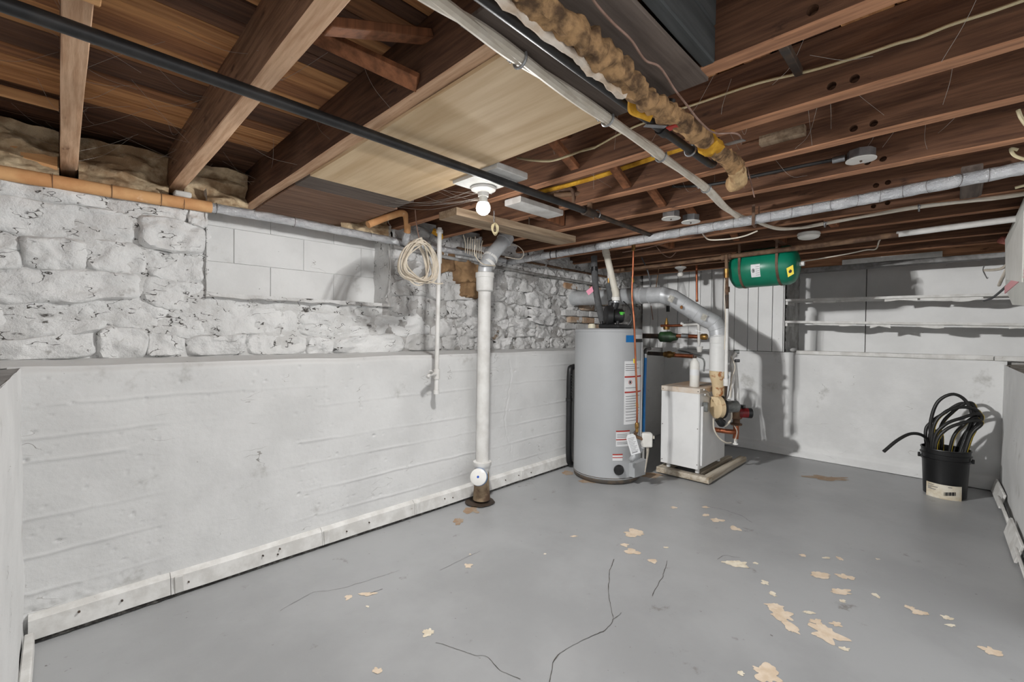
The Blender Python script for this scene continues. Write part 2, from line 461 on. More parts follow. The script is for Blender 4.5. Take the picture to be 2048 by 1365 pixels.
# ---- floor
mb = MB()
mb.grid(lambda u, v: Vector((-3+8.3*u, -3+5.6*v, .004*FB((-3+8.3*u)*.9, (-3+5.6*v)*.9, 3, 3)-.004)), 120, 80)
floor = mb.build('floor', FLOORM, base=(0, 0, 0), smooth=60); floor['kind'] = 'structure'
floor['label'] = 'worn grey painted concrete floor with cracks and peeled tan patches'
def floor_z(x, y): return .004*FB(x*.9, y*.9, 3, 3)-.004
def chip(px, py, rx, ry, m, seed, name='paint_chip', n=54, spike=.75):
    """a patch where the floor paint has come away; rx along the view, ry across, in metres"""
    c = P(px, py, z=0)
    fx = Vector((fw.x, fw.y, 0)).normalized(); rx_ = Vector((rt0.x, rt0.y, 0))
    vs = [Vector((c.x, c.y, floor_z(c.x, c.y)+.0012))]
    for k in range(n):
        a = 2*PI*k/n
        r = 1+spike*FB(math.cos(a)*1.1+seed*3.3, math.sin(a)*1.1, seed, 5)
        r = max(.25, r)
        q = c+rx_*(rx*r*math.cos(a))+fx*(ry*r*math.sin(a))
        vs.append(Vector((q.x, q.y, floor_z(q.x, q.y)+.0012)))
    MB().add(vs, [(0, 1+k, 1+(k+1) % n) for k in range(n)]).build(name, m, floor, smooth=0)
for i, (px, py, rx, ry, c) in enumerate([
        (1268, 1066, .055, .05, 0), (1266, 1103, .04, .03, 0), (1250, 1090, .02, .02, 0), (1433, 1040, .035, .03, 0), (1470, 1057, .035, .03, 0),
        (1475, 1128, .05, .035, 1), (1455, 1124, .03, .012, 1), (1640, 1150, .045, .035, 0), (1692, 1153, .03, .028, 0), (1680, 1183, .045, .025, 0), (1563, 1228, .045, .045, 0),
        (1546, 1212, .03, .02, 0), (1579, 1252, .025, .04, 0), (1650, 1265, .055, .06, 0), (1634, 1245, .025, .025, 0), (1530, 1346, .045, .045, 0), (1838, 1224, .03, .02, 0),
        (1981, 1300, .035, .025, 0), (1680, 1117, .018, .02, 0), (1895, 1235, .022, .016, 1), (1606, 1110, .018, .016, 0), (1307, 1122, .025, .02, 0),
        (856, 1263, .022, .022, 1), (735, 1187, .035, .014, 0), (697, 1194, .015, .018, 0), (937, 1130, .018, .022, 0), (1148, 1072, .02, .012, 0),
        (1512, 1126, .014, .01, 1), (1530, 1165, .018, .02, 1), (1545, 1188, .014, .02, 1), (1618, 1225, .03, .012, 1), (1690, 1297, .02, .012, 1),
        (1820, 1214, .016, .014, 0), (1903, 1250, .02, .01, 1), (1332, 1095, .012, .01, 1), (1652, 1115, .025, .012, 1), (1752, 1190, .014, .02, 1),
        (1755, 1118, .01, .008, 1), (1482, 1345, .01, .012, 1), (735, 1212, .008, .006, 1), (940, 1107, .006, .008, 1), (1090, 1107, .006, .008, 1),
        (1685, 1202, .014, .012, 1), (1672, 1248, .02, .016, 0), (1348, 1015, .03, .02, 0), (1410, 1014, .025, .02, 0), (1412, 1030, .02, .02, 0), (755, 1340, .015, .015, 0)]):
    chip(px, py, rx, ry, (CHIP, CHIPW)[c], i+1)
for i, (px, py, rx, ry) in enumerate([(1655, 956, .16, .07), (945, 1020, .05, .06), (1180, 962, .07, .05), (1135, 945, .05, .06), (915, 1042, .03, .05), (1300, 950, .10, .06)]):
    chip(px, py, rx, ry, RUSTST, 60+i, 'rust_mark', 40, .75)
def ribbon(pts, w, seed, name, parent, m, lift=.0016):
    pts = spline([P(a, b, z=0) for a, b in pts], 10)
    vs = []; fs = []
    for i, p in enumerate(pts):
        d = (pts[min(i+1, len(pts)-1)]-pts[max(i-1, 0)]); d.z = 0; d.normalize(); nn = Vector((-d.y, d.x, 0))
        p = p+nn*(.008*FB(p.x*14, p.y*14, seed, 3))
        ww = w*(.35+.9*abs(NZ(p.x*25, p.y*25, seed)))
        for sg in (-1, 1):
            q = p+nn*ww*sg
            vs.append(Vector((q.x, q.y, floor_z(q.x, q.y)+lift)))
    for i in range(len(pts)-1): fs.append((2*i, 2*i+1, 2*i+3, 2*i+2))
    MB().add(vs, fs).build(name, m, parent, smooth=0)
for i, (pl, w) in enumerate([([(1228, 1118), (1220, 1140), (1217, 1190), (1225, 1240), (1190, 1270), (1120, 1305), (1100, 1364)], .0022),
                             ([(1225, 1240), (1243, 1225)], .0014), ([(870, 1286), (940, 1305), (975, 1311), (990, 1332), (1040, 1358)], .0018),
                             ([(1335, 1122), (1325, 1152), (1305, 1192)], .002), ([(1433, 1118), (1450, 1111), (1480, 1116)], .0014),
                             ([(740, 1186), (765, 1177)], .002), ([(560, 1222), (620, 1188), (690, 1174), (800, 1140)], .0011), ([(880, 1140), (960, 1100)], .001),
                             ([(1400, 1010), (1440, 1018), (1480, 1030), (1505, 1045)], .0016)]):
    ribbon(pl, w, i, 'floor_crack', floor, CRACK)

# ---- lower left wall: board-marked concrete, with a rendered patch
def lower_left(u, v):
    x = -.14+5.36*u; z = ZL*v
    patch = sst(.28, .36, x)*(1-sst(.84, .93, x+.03*NZ(z*9, 4)))*sst(.05, .15, 1.0-z*.9+.1*NZ(x*5, 1))*(1-sst(.82, .9, z))
    d = .0035*FB(x*1.7, z*1.7, 1, 3)+.0008*FB(x*12, z*12, 2, 3)
    fm = 0
    for k, (zz, x0, x1) in enumerate(((.907, -.2, 1.06), (.78, -.2, .9), (.69, -.2, .2), (.60, .9, 5.3), (.475, -.2, 5.3), (.328, -.2, 5.3), (.18, -.2, 5.3), (.80, 1.0, 5.3), (.93, 1.9, 5.3))):
        zl = zz+.012*NZ(x*1.3, k*5.1)+.004*NZ(x*9, k)
        on = sst(x0-.02, x0+.02, x)*(1-sst(x1-.02, x1+.02, x))*(.35+.65*sst(-.25, .2, NZ(x*1.9, k*7.7)))
        dz = (z-zl)/.0065
        fm += on*(.0032*math.exp(-dz*dz)-.0006*math.exp(-((z-zl+.013)/.01)**2))
        fm += on*.0004*math.tanh((z-zl)/.006)
    dx = (x-1.045-.006*NZ(z*20, 3))/.007
    if .78 < z < 1.0: fm += .004*math.exp(-dx*dx)*abs(NZ(z*50, 2)+.4)
    pit = max(0, NZ(x*48, z*48, 7)-.52)*.028*(1-patch)*(1 if x < 1.4 else .5)
    rough_ = .0022*FB(x*40, z*40, 5, 2)*(sst(.24, .05, z)*sst(.3, 0, x)*2.2+.25)
    # hairline crack near the soil stack
    cx = 2.50+.03*math.sin(z*9)+.02*NZ(z*18, 6)+(.18*(.40-z) if z < .40 else 0)
    if .05 < z < 1.0: rough_ -= .004*math.exp(-((x-cx)/.004)**2)
    edge = .018*sst(.965, 1, v)**2
    return Vector((x, YW-(d+fm*(1-.85*patch)-pit+rough_+.003*patch)+edge, z+.006*NZ(x*3, 8)*v))
mb = MB(); mb.grid(lower_left, 760, 200)
wall_left = mb.build('wall_left', WCONC, base=(0, 0, 0), smooth=80, fix=False); wall_left['kind'] = 'structure'
wall_left['label'] = 'white painted left wall, board-marked concrete below and rubble stone above'
# ledge on top of the concrete
mb = MB(); mb.grid(lambda u, v: Vector((-.5+5.7*u, YW+.015+.36*v, ZL-.004+.022*v+.005*FB(u*40, v*3, 5, 3)*(1-.3*v)+.006*NZ((-.5+5.7*u)*3, 8)*(1-v))), 200, 8)
mb.build('ledge', WCONC, wall_left, smooth=60)
# ---- upper left wall: mortar bed with proud stones, and a recess blocked up with smooth blocks
RX0, RX1, RZ0 = .546, 1.63, 1.40
def mort(u, v):
    x = -.5+5.75*u; z = 1.03+(.845 if x < 1.75 else 1.0)*v
    far = sst(1.6, 2.2, x)
    return Vector((x, YU-.02*FB(x*4, z*5, 11, 4)-.008*FB(x*22, z*22, 2, 2)-.03*far*NZ(x*6, z*6, 5), z))
def in_recess(u, v):
    x = -.5+5.75*u; z = 1.03+(.845 if x < 1.75 else 1.0)*v
    return RX0 < x < RX1 and z > RZ0
mb = MB(); mb.grid(mort, 230, 56, skip=lambda u, v: in_recess(u, v) or u > .36)
mb.build('mortar_bed', WMORT, wall_left, smooth=70)
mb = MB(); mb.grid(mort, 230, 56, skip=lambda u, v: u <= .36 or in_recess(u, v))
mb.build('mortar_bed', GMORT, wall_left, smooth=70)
def warp(x, z):
    k = 1-.8*sst(.12, .02, abs(x-RX0))*sst(RZ0-.1, RZ0, z)
    return x+k*(.045*NZ(x*2.6, z*3.2, 4)+.014*NZ(x*11, z*11, 6)), z+sst(1.06, 1.16, z)*k*(.04*NZ(x*2.8, z*2.6, 9)+.014*NZ(x*10, z*12, 2))
def stone(x0, x1, z0, z1, proud, seed, m, name='stone', ybase=YU, p=4.5, nu=20, nv=13, rgh=1.0):
    cx, cz, hx, hz = (x0+x1)/2, (z0+z1)/2, (x1-x0)/2, (z1-z0)/2
    tilt = .02*NZ(seed*1.7, 3.3); rot = .10*NZ(seed*2.9, 8.1)
    def fn(u, v):
        a, b = 2*u-1, 2*v-1
        wa = a+.22*NZ(a*1.6+seed, b*1.6, seed*.7); wb = b+.3*NZ(a*1.6-seed, b*1.6, seed*.3+5)
        m_ = (abs(wa)**p+abs(wb)**p)**(1/p)
        h = 1-sst(.84, 1.07, m_)
        x = cx+hx*wa; z = cz+hz*wb+rot*hx*a
        x, z = warp(x, z)
        rg = .032*(noise.voronoi(Vector((x*8, z*10, seed*.1)))[0][0]-.35)+.012*FB(x*7+seed, z*9, seed, 4)+.016*(abs(FB(x*11, z*13, seed+3, 3))-.3)+.005*abs(FB(x*34, z*34, seed, 2))
        return Vector((x, ybase+.03-(proud+.03)*h-rg*h*rgh-tilt*b*h, z))
    mb = MB(); mb.grid(fn, nu, nv)
    return mb.build(name, m, wall_left, smooth=50, fix=False)
rs = random.Random(21)
z = 1.075; row = 0
rows = []
while z < 1.94:
    h = rs.choice((.085, .10, .12, .14, .16)); rows.append((z, min(z+h, 1.99))); z += h+.006
k = 0
for (z0, z1) in rows:
    x = -.5-rs.random()*.15; row += 1
    while x < 4.9:
        w = rs.uniform(.16, .52)*(1 if x < 1.7 else .7)
        x1 = x+w
        if z1 > RZ0+.02:
            if RX0-.03 <= x < RX1-.01: x = RX1+.015; continue
            elif x < RX0 and x1 > RX0-.02: x1 = RX0-.005
        if x1-x > .05:
            k += 1
            split = rs.random() < .18 and z1-z0 > .11
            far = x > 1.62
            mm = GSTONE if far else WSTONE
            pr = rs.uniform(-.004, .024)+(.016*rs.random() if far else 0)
            parts = [(z0, (z0+z1)/2-.003), ((z0+z1)/2+.003, z1)] if split else [(z0, z1)]
            for (a, b) in parts:
                if not far: b = min(b, 1.835)
                if b-a > .03 and (x < 4.45 or a > 1.5):
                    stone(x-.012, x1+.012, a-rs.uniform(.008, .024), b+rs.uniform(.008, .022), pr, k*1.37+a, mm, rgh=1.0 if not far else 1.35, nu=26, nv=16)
        x = x1+.004
for a_, b_ in ((-.5, RX0-.01), (RX1+.01, 1.75)): MB().box((a_, YU+.0, 1.80), (b_, 3.05, 1.868)).build('wall_head', WMORT, wall_left)
# bare brown stones left unpainted beside the soil stack
for (a, b, c, d, q) in ((2.0, 2.20, 1.66, 1.86, .05), (2.16, 2.42, 1.58, 1.80, .075), (2.24, 2.44, 1.47, 1.62, .06)):
    s = stone(a, b, c, d, q, a*9, BROWNST, 'bare_stone', p=5, rgh=1.3); s['label'] = 'bare brown stone without paint beside the white stack'
# recess: side reveal, sloped sill, three courses of smooth blocks
YR0 = YU+.22
mb = MB()
mb.grid(lambda u, v: Vector((RX1+.012*NZ(v*6, 2), YU-.02+(.26)*u, RZ0-.03+.58*v)), 4, 20)
mb.grid(lambda u, v: Vector((RX0-.004+.008*NZ(v*6, 4), YU-.02+.26*u, RZ0-.03+.58*v)), 4, 20)
mb.build('recess_reveal', WSTONE, wall_left, smooth=60)
mb = MB(); mb.grid(lambda u, v: Vector((RX0-.01+(RX1-RX0+.02)*u, YU-.035-.012*NZ(u*9, 1)+.28*v, RZ0-.02+.012*FB(u*9, v*2, 3, 3)+.045*v)), 60, 8)
mb.build('recess_sill', WSTONE, wall_left, smooth=60)
zc = RZ0+.0
for r in range(3):
    z1 = zc+(.205 if r < 2 else .14)
    x = RX0-.2*(r % 2)-.02
    while x < RX1:
        a, b = max(x+.002, RX0-.01), min(x+.398, RX1+.01)
        if b-a > .03:
            mb = MB(); mb.box((a, YR0+.002*rs.random(), zc+.0006), (b, YR0+.08, z1-.0015), .0015)
            mb.build('block', WCONC, wall_left)
        x += .40
    zc = z1
mb = MB(); mb.box((RX0-.01, YR0+.006, RZ0-.02), (RX1+.01, YR0+.09, 2.0)); mb.build('block_joint', WCONC, wall_left)
# bricks around the flue thimble
for r in range(7):
    z0 = 1.26+.068*r
    for c in range(4):
        x = 3.56+.215*c+.1*(r % 2)
        if abs(x+.1-3.74) < .14 and abs(z0+.03-1.575) < .12: continue
        MB().box((x, YU-.062+.012*rs.random(), z0), (x+.205, YU+.05, z0+.06), .005).build('brick', rs.choice((SOOTB, GSTONE, GSTONE)), wall_left)

# ---- near return wall on the left
wl2 = struct('wall_near', (-.1, 1.7, 0), 'white painted concrete return wall at the left edge')
mb = MB(); mb.grid(lambda u, v: Vector((-.1+.004*FB(u*6, v*6, 4, 4)-.004*v*v, .75+1.76*u, ZL*v)), 120, 70)
mb.build('concrete_face', WCONC, wl2, smooth=80)
mb = MB(); mb.grid(lambda u, v: Vector((-.104-.4*u, .75+1.8*v, ZL-.002+.006*FB(u*3, v*9, 6, 3))), 8, 40)
mb.build('ledge', mat('dusty_ledge', (150, 149, 147), (120, 118, 116), 8, rough=.8, bump=.4, bscale=40), wl2, smooth=60)
mb = MB(); mb.box((-.6, .75, 0), (-.5, 2.95, 2.1)); mb.build('upper_face', WSTONE, wl2)
mb = MB(); mb.box((-.5, .72, 0), (-.1, .75, ZL)); mb.build('end_face', WCONC, wl2)
bl2 = struct('baseboard_near', (-.08, 1.8, 0))
MB().box((-.098, 1.9, .0), (-.07, 2.41, .075), .004).build('board', PWHITE, bl2)

# ---- back wall
wall_back = struct('wall_back', (XB, 1.1, 0), 'white painted back wall with plank panelling, shelf recess and concrete base')
def lower_back(u, v):
    y = -.32+2.9*u; z = 1.045*v
    d = .004*FB(y*1.8, z*1.8, 21, 3)+.0014*FB(y*14, z*14, 22, 3)+.02*sst(.11, .07, z)
    return Vector((XB-d+.012*sst(.96, 1, v)**2, y, z))
mb = MB(); mb.grid(lower_back, 260, 100); mb.build('concrete_face', WCONC, wall_back, smooth=80)
mb = MB(); mb.grid(lambda u, v: Vector((XB+.01+.62*v, -.32+2.9*u, 1.043+.004*FB(u*12, v*4, 9, 3)+(.03 if v > .8 else 0)*0)), 100, 12)
mb.build('ledge', WCONC, wall_back, smooth=60)
# vertical plank panelling
yy = 2.80; i = 0
pw = random.Random(5)
while yy > 1.22:
    w = pw.choice((.10, .125, .11, .135)); y0 = max(yy-w, 1.212)
    MB().box((XB+.004*pw.random()-.002, y0+.0022, 1.05), (XB+.03, yy-.0022, 2.02), .0025).build('panel_plank', WHITE, wall_back)
    yy = y0
    if yy <= 1.213: break
MB().box((XB+.022, 1.21, 1.05), (XB+.06, 2.85, 2.02)).build('plank_backing', DARKGAP, wall_back)
# recess with painted sheet back
mb = MB()
for (a, b) in ((-1.0, .62), (.626, 1.22)):
    mb.box((XR, a, 1.045), (XR+.02, b, 2.05), .002)
mb.build('recess_back', WHITE, wall_back)
mb = MB(); mb.box((XR+.018, -1.0, 1.045), (XR+.04, 1.22, 2.05)); mb.build('recess_joint', DARKGAP, wall_back)
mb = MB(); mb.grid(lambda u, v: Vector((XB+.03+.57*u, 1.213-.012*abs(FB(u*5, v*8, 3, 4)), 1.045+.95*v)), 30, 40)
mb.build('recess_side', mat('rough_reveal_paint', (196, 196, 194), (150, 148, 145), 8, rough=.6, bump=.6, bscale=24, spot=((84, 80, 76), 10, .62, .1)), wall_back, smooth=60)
# trim strip along the ledge
tr = struct('trim_1', (XB, .6, 1.04))
for (a, b) in ((-.245, 1.10), (-.60, -.252)):
    beam((XB-.016, a, 1.030), (XB+.03, b, 1.068), 1, 20, .003, a*9).build('board', PWHITE, tr)
# header timbers above the recess
hd = struct('trim_2', (XB, .6, 1.85))
beam((XB-.02, -.6, 1.845), (XB+.10, 1.25, 1.885), 1, 16, .006, 3).build('grey_plate', GREYW if False else mat('dirty_painted_plate', (150, 149, 148), (110, 108, 106), 9, rough=.7, bump=.4), hd)
beam((XB+.0, -.6, 1.887), (XB+.09, 1.25, 1.99), 1, 16, .004, 4).build('wood_plate', JOIST_D, hd)
beam((XB-.025, .06, 1.888), (XB-.001, .74, 1.935), 1, 8, .003, 5).build('white_board', PWHITE, hd)
beam((XB+.03, 1.20, 2.02), (XB+.11, 2.9, 2.12), 1, 10, .004, 6).build('wood_plate', JOIST_D, hd)

# ---- right wall
wall_right = struct('wall_right', (4.0, YR, 0), 'white painted concrete wall at the right edge')
mb = MB(); mb.grid(lambda u, v: Vector((2.8+2.42*u, YR+.004*FB(u*5, v*4, 31, 4)-.004*v*v-.012*(1-u), 1.0*v)), 120, 60)
mb.build('concrete_face', WCONC, wall_right, smooth=80)
mb = MB(); mb.grid(lambda u, v: Vector((2.8+2.45*u, YR-.004-.012*(1-u)-.5*v, 1.0+.012*FB(u*8, v*3, 7, 4)+.02*v)), 90, 10)
mb.build('ledge', mat('rubble_ledge', (186, 182, 174), (120, 108, 94), 14, rough=.85, bump=.8, bscale=30, bdist=.012), wall_right, smooth=60)
mb = MB(); mb.grid(lambda u, v: Vector((2.8+3.05*u, YR-.42+.05*FB(u*14, v*5, 12, 4), 1.0+1.05*v)), 80, 30)
mb.build('upper_stone', GMORT, wall_right, smooth=60)
mb = MB(); mb.box((2.76, YR-.45, 0), (2.8, YR-.014, 1.0)); mb.build('end_face', WCONC, wall_right)
br = struct('baseboard_right', (4.4, YR, 0))
for i, (a, b, ya, yb, h, t) in enumerate(((4.62, 5.12, .02, .035, .10, .014), (4.10, 4.60, .022, .03, .095, .016), (3.55, 4.07, .02, .028, .10, .014), (2.9, 3.52, .02, .026, .10, .014))):
    p0, p1 = Vector((a, YR+ya, .012)), Vector((b, YR+yb, .012))
    MB().obox((p0+p1)/2+Vector((0, 0, h/2)), (p1-p0)/2, (0, t/2, 0), (0, .012*(1 if i % 2 else -1), h/2), .003).build('board', PWHITE, br)

# ---- skirting of sheet-metal lengths along the left wall
bl = struct('baseboard_left', (2, YW, 0), 'white metal skirting along the left wall')
def skirt(x0, x1, sd):
    mb = MB(); n = max(4, int((x1-x0)/.06))
    vs = []; fs = []
    prof = [(YW-.034, .016), (YW-.026, .088), (YW-.004, .105), (YW+.006, .105), (YW+.006, .016)]
    for i in range(n+1):
        t = i/n; x = x0+(x1-x0)*t
        for (y, z) in prof: vs.append((x, y+.003*NZ(x*3, sd), z+.004*NZ(x*2.4, sd+4)))
    m = len(prof)
    for i in range(n):
        for k in range(m):
            k2 = (k+1) % m
            fs.append((i*m+k, i*m+k2, i*m+m+k2, i*m+m+k))
    fs.append(tuple(range(m-1, -1, -1))); fs.append(tuple(range(n*m, n*m+m)))
    mb.add(vs, fs)
    return mb.build('board', PWHITE, bl, smooth=30)
xs = [-.09, .345, 1.02, 1.62, 2.20]
for a, b in zip(xs, xs[1:]): skirt(a+.001, b-.001, a)
skirt(2.202, 2.62, 3); skirt(2.622, 3.6, 5)
for x in (.36, 1.03, 1.63, 2.63): MB().box((x-.002, YW-.037, .016), (x+.03, YW-.024, .09), .002).build('joint_cover', PWHITE, bl)
for (x, z) in ((.41, .05), (.72, .062), (.79, .045), (.80, .07), (1.16, .05), (1.30, .06), (1.86, .06), (1.93, .05), (2.45, .055), (2.60, .06), (2.75, .05), (.05, .07), (.18, .06)):
    MB().cyl((x, YW-.036, z), (x, YW-.028, z), .004, n=8).build('nail', IRON, bl)
mb = MB(); mb.grid(lambda u, v: Vector((-.09+3.7*u, YW-.030+.004*FB(u*90, v*3, 2, 2)+(.006 if v > .5 else 0), .002+.022*v)), 300, 2)
mb.build('dark_gap', DARKGAP, bl, smooth=0)

# ---- ceiling: deck boards across joists
ceil = struct('ceiling', (2, 1, ZJ), 'old open timber ceiling of joists and deck boards')
rd = random.Random(11)
y = 3.10; i = 0
while y > -.62:
    w = rd.choice((.06, .075, .085, .10, .125)); y0 = y-w; i += 1
    r = rd.random(); m = DECK_O if r < .34 else DECK_M if r < .6 else DECK_D
    dz = rd.uniform(-.004, .004); cut = rd.uniform(1.0, 3.6)
    for (a, b) in ((-.75, cut-.002), (cut+.002, 5.9)):
        mm = m if a < 0 else (rd.choice((DECK_D, DECK_M)))
        beam((a, y0+.002, ZD+dz), (b, y-.002, ZD+.022+dz), 0, 6, .002, i*1.9).build('deck_board', mm, ceil)
    y = y0
MB().box((-.75, -.66, ZD+.03), (5.9, 3.1, ZD+.05)).build('subfloor', DECK_D, ceil)

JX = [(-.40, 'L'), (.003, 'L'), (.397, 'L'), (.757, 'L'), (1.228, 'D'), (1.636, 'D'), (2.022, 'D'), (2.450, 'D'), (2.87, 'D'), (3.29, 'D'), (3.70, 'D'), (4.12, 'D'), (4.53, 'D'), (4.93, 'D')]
HOLES = {1.228: [(1625, 20)], 1.636: [(1663, 174), (1709, 159)], 2.022: [(1707, 266), (1747, 258)], 2.450: [(1735, 334), (1766, 326)],
         2.87: [(1752, 371), (1776, 365)], 3.29: [(1747, 413), (1775, 406)]}
DEPS = lambda: bpy.context.evaluated_depsgraph_get()
for i, (x, c) in enumerate(JX):
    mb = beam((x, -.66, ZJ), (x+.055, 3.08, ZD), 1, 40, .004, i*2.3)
    o = mb.build('joist', [JOIST_S2 if x < .5 else JOIST_S, JOIST_L if c == 'L' else JOIST_D], ceil, smooth=38)  # pale undersides, dark sides: floor bounce and shade put into the colour
    if x in HOLES:
        cut = MB()
        for (a, b) in HOLES[x]:
            p = P(a, b, x=x); p.z = min(max(p.z, ZJ+.03), ZD-.03)
            cut.cyl((x-.02, p.y, p.z), (x+.03, p.y, p.z), .0125, n=14)
        if x > 2.3 and len(HOLES[x]) == 2:
            p = [P(a, b, x=x) for a, b in HOLES[x]]
        co = cut.build('cutter', IRON)
        md = o.modifiers.new('b', 'BOOLEAN'); md.object = co; md.operation = 'DIFFERENCE'; md.solver = 'EXACT'
        me = bpy.data.meshes.new_from_object(o.evaluated_get(DEPS()))
        o.modifiers.clear(); o.data = me; me.polygons.foreach_set('use_smooth', [False]*len(me.polygons))
        bpy.data.objects.remove(co)
# earth and masonry behind the faces, so that no fill light comes in between them
bk = struct('wall_backing', (2, 3.2, 0))
for lo, hi in (((-.9, 3.13, -.1), (6.2, 3.4, 2.3)), ((XB+.07, 1.235, -.1), (6.2, 3.1, 2.3)), ((XR+.05, -1.2, -.1), (6.2, 1.3, 2.3)), ((XB+.05, -1.2, -.2), (6.0, 3.1, 1.02)),
               ((-.5, YW+.04, -.2), (6.0, 3.15, 1.02)), ((-.9, .75, -.2), (-.56, 3.3, 2.3)), ((-.6, .77, -.2), (-.13, 2.6, 1.02)), ((2.8, -1.2, -.2), (6.2, -.82, 2.3)), ((2.81, -1.0, -.2), (5.3, YR-.04, .97)), ((2.8, -1.2, 2.06), (6.2, -.60, 2.3))):
    MB().box(lo, hi).build('masonry', GMORT, bk)
# plywood and board patches fixed below two joists
def panel(lo, hi, m, label, name='ceiling_panel', ax=1, jit=.004):
    o = beam(lo, hi, ax, 10, jit, lo[1]*3).build(name, m, ceil); o['label'] = label
panel((.80, .835, ZJ-.012), (1.285, 1.505, ZJ-.001), PLY, 'pale plywood panel above the lit bulb', 'plywood_panel')
panel((.805, 1.51, ZJ-.014), (1.335, 2.10, ZJ-.002), PLY, 'pale plywood panel nearer the left wall', 'plywood_panel')
panel((.81, 2.103, ZJ-.010), (1.36, 2.30, ZJ-.001), GREYW, 'narrow grey-brown board beside the plywood')
panel((.81, 2.304, ZJ-.010), (1.38, 2.95, ZJ-.001), BOARDW, 'wide brown board over the left wall')
# grey boards and header at the trimmed opening near the top of the view
panel((.66, .50, ZJ-.008), (1.285, .66, ZJ-.0005), GREYW, 'dark grey board under the trimmed joists', ax=0)
panel((.66, .662, ZJ-.010), (1.285, .832, ZJ-.0005), GREYW, 'dark grey-brown board next to the plywood', ax=0)
for k, (z0, z1) in enumerate(((ZJ+.0, ZJ+.095), (ZJ+.098, ZD-.002))):
    beam((.813, .46, z0), (1.226, .495, z1), 0, 6, .002, k).build('header_board', SLATEW, ceil)
beam((-.012, .8, ZJ-.022), (.066, 1.34, ZJ-.002), 1, 5, .002, 12).build('furring_strip', SILLW, ceil)
# bridging between joists
def bridging(x0, x1, yb, flip=1, sec=True):
    d = .05
    MB().bar((x0, yb, ZD-.02), (x1, yb, ZJ+.025), .045, .022, (1, 0, 1), .002).build('bridging', BRIDGE, ceil)
    if sec: MB().bar((x0, yb+.05, ZJ+.03), (x1, yb+.05, ZD-.02), .045, .022, (-1, 0, 1), .002).build('bridging', BRIDGE, ceil)
MB().bar((.454, 1.40, ZD-.02), (.755, 1.15, ZJ+.02), .05, .024, (1, 0, 1), .002).build('bridging', BRIDGE, ceil)
MB().bar((.454, 1.09, ZJ+.012), (.755, 1.10, ZD-.065), .05, .024, (-1, 0, 1), .002).build('bridging', BRIDGE, ceil)
for (a, b, yb) in ((1.283, 1.636, 1.22), (1.691, 2.022, 1.18), (2.077, 2.45, 1.20), (2.505, 2.87, 1.18), (2.925, 3.29, 1.2), (3.345, 3.70, 1.2)): bridging(a, b, yb)
MB().bar((1.281, .315, ZJ+.012), (1.638, .355, 2.035), .022, .022, (0, 0, 1), .002).build('strut', IRON, ceil)
MB().bar((2.075, .34, ZJ+.03), (2.452, .36, 2.07), .02, .02, (0, 0, 1), .002).build('strut', IRON, ceil)
beam((2.80, -.09, ZJ-.004), (3.29, -.02, ZJ+.03), 0, 6, .003, 7).build('blocking', GREYW, ceil)
beam((2.925, -.10, ZJ+.0), (3.289, -.06, ZD-.02), 0, 4, .003, 8).build('blocking', GREYW, ceil)
beam((1.985, .41, 1.975), (2.021, .565, 2.012), 1, 5, .003, 9).build('blocking', PLANKW, ceil)
for (x, yb) in ((3.345, .55), (3.345, 1.7), (3.755, .95), (2.077, 1.9)):
    beam((x, yb, ZJ+.02), (x+.355, yb+.045, ZD-.02), 0, 4, .003, yb*7).build('blocking', BRIDGE, ceil)
# rim timber and plate over the left wall
beam((-.5, 2.86, ZJ-.015), (-.005, 2.95, ZJ+.055), 0, 8, .004, 3).build('sill_plate', SILLW, ceil)
beam((-.5, 2.55, ZD-.05), (.0, 2.575, ZD-.012), 0, 6, .003, 4).build('cleat', SILLW, ceil)
beam((-.6, 3.09, ZJ-.05), (5.3, 3.13, ZD+.02), 0, 8, .003, 5).build('rim_board', DECK_D, ceil)

# ================================================================== THE THINGS
def V(*a): return Vector(a)
# ---- lamp: lit bulb in a porcelain holder on a white board
lb = beam((1.29, 1.37, ZJ-.03), (1.48, 1.67, ZJ-.002), 0, 6, .002, 2).build('mounting_board', PWHITE)
tag(lb, 'white painted board fixed under the joists behind the lit bulb', 'board')
LP = V(1.42, 1.60, ZJ-.03)
lamp = thing('ceiling_lamp', 'white porcelain lamp holder with a glowing bare bulb', 'lamp', LP, 'ceiling lamp holders')
MB().lathe(LP, (0, 0, -1), [(0, .058), (.006, .062), (.014, .058), (.022, .040), (.026, .027), (.045, .025), (.048, .0)], 28).build('holder', PORC, lamp)
MB().lathe(LP+V(0, 0, -.044), (0, 0, -1), [(0, .019), (.018, .02), (.03, .026)], 20).build('bulb_collar', WPLAST, lamp)
MB().lathe(LP+V(0, 0, -.074), (0, 0, -1), [(0, .026), (.012, .0315), (.026, .034), (.040, .031), (.051, .022), (.057, .010), (.0585, 0)], 20).build('bulb', BULBM, lamp)
MB().cyl(LP+V(.05, 0, -.012), LP+V(.05, 0, -.02), .004, n=8).build('screw', STEEL, lamp)
bl0 = bpy.data.lights.new('bulb_light', 'POINT'); bl0.energy = BULB_POWER; bl0.shadow_soft_size = .037; bl0.color = (1, .994, .982)
bl0.use_nodes = True
nt = bl0.node_tree; em = nt.nodes['Emission']; lf = nt.nodes.new('ShaderNodeLightFalloff'); lf.inputs['Strength'].default_value = 1.0
nt.links.new(lf.outputs['Constant'], em.inputs['Strength'])
blo = bpy.data.objects.new('bulb_light', bl0); COL.objects.link(blo); blo.parent = lamp; blo.location = (0, 0, -.100)
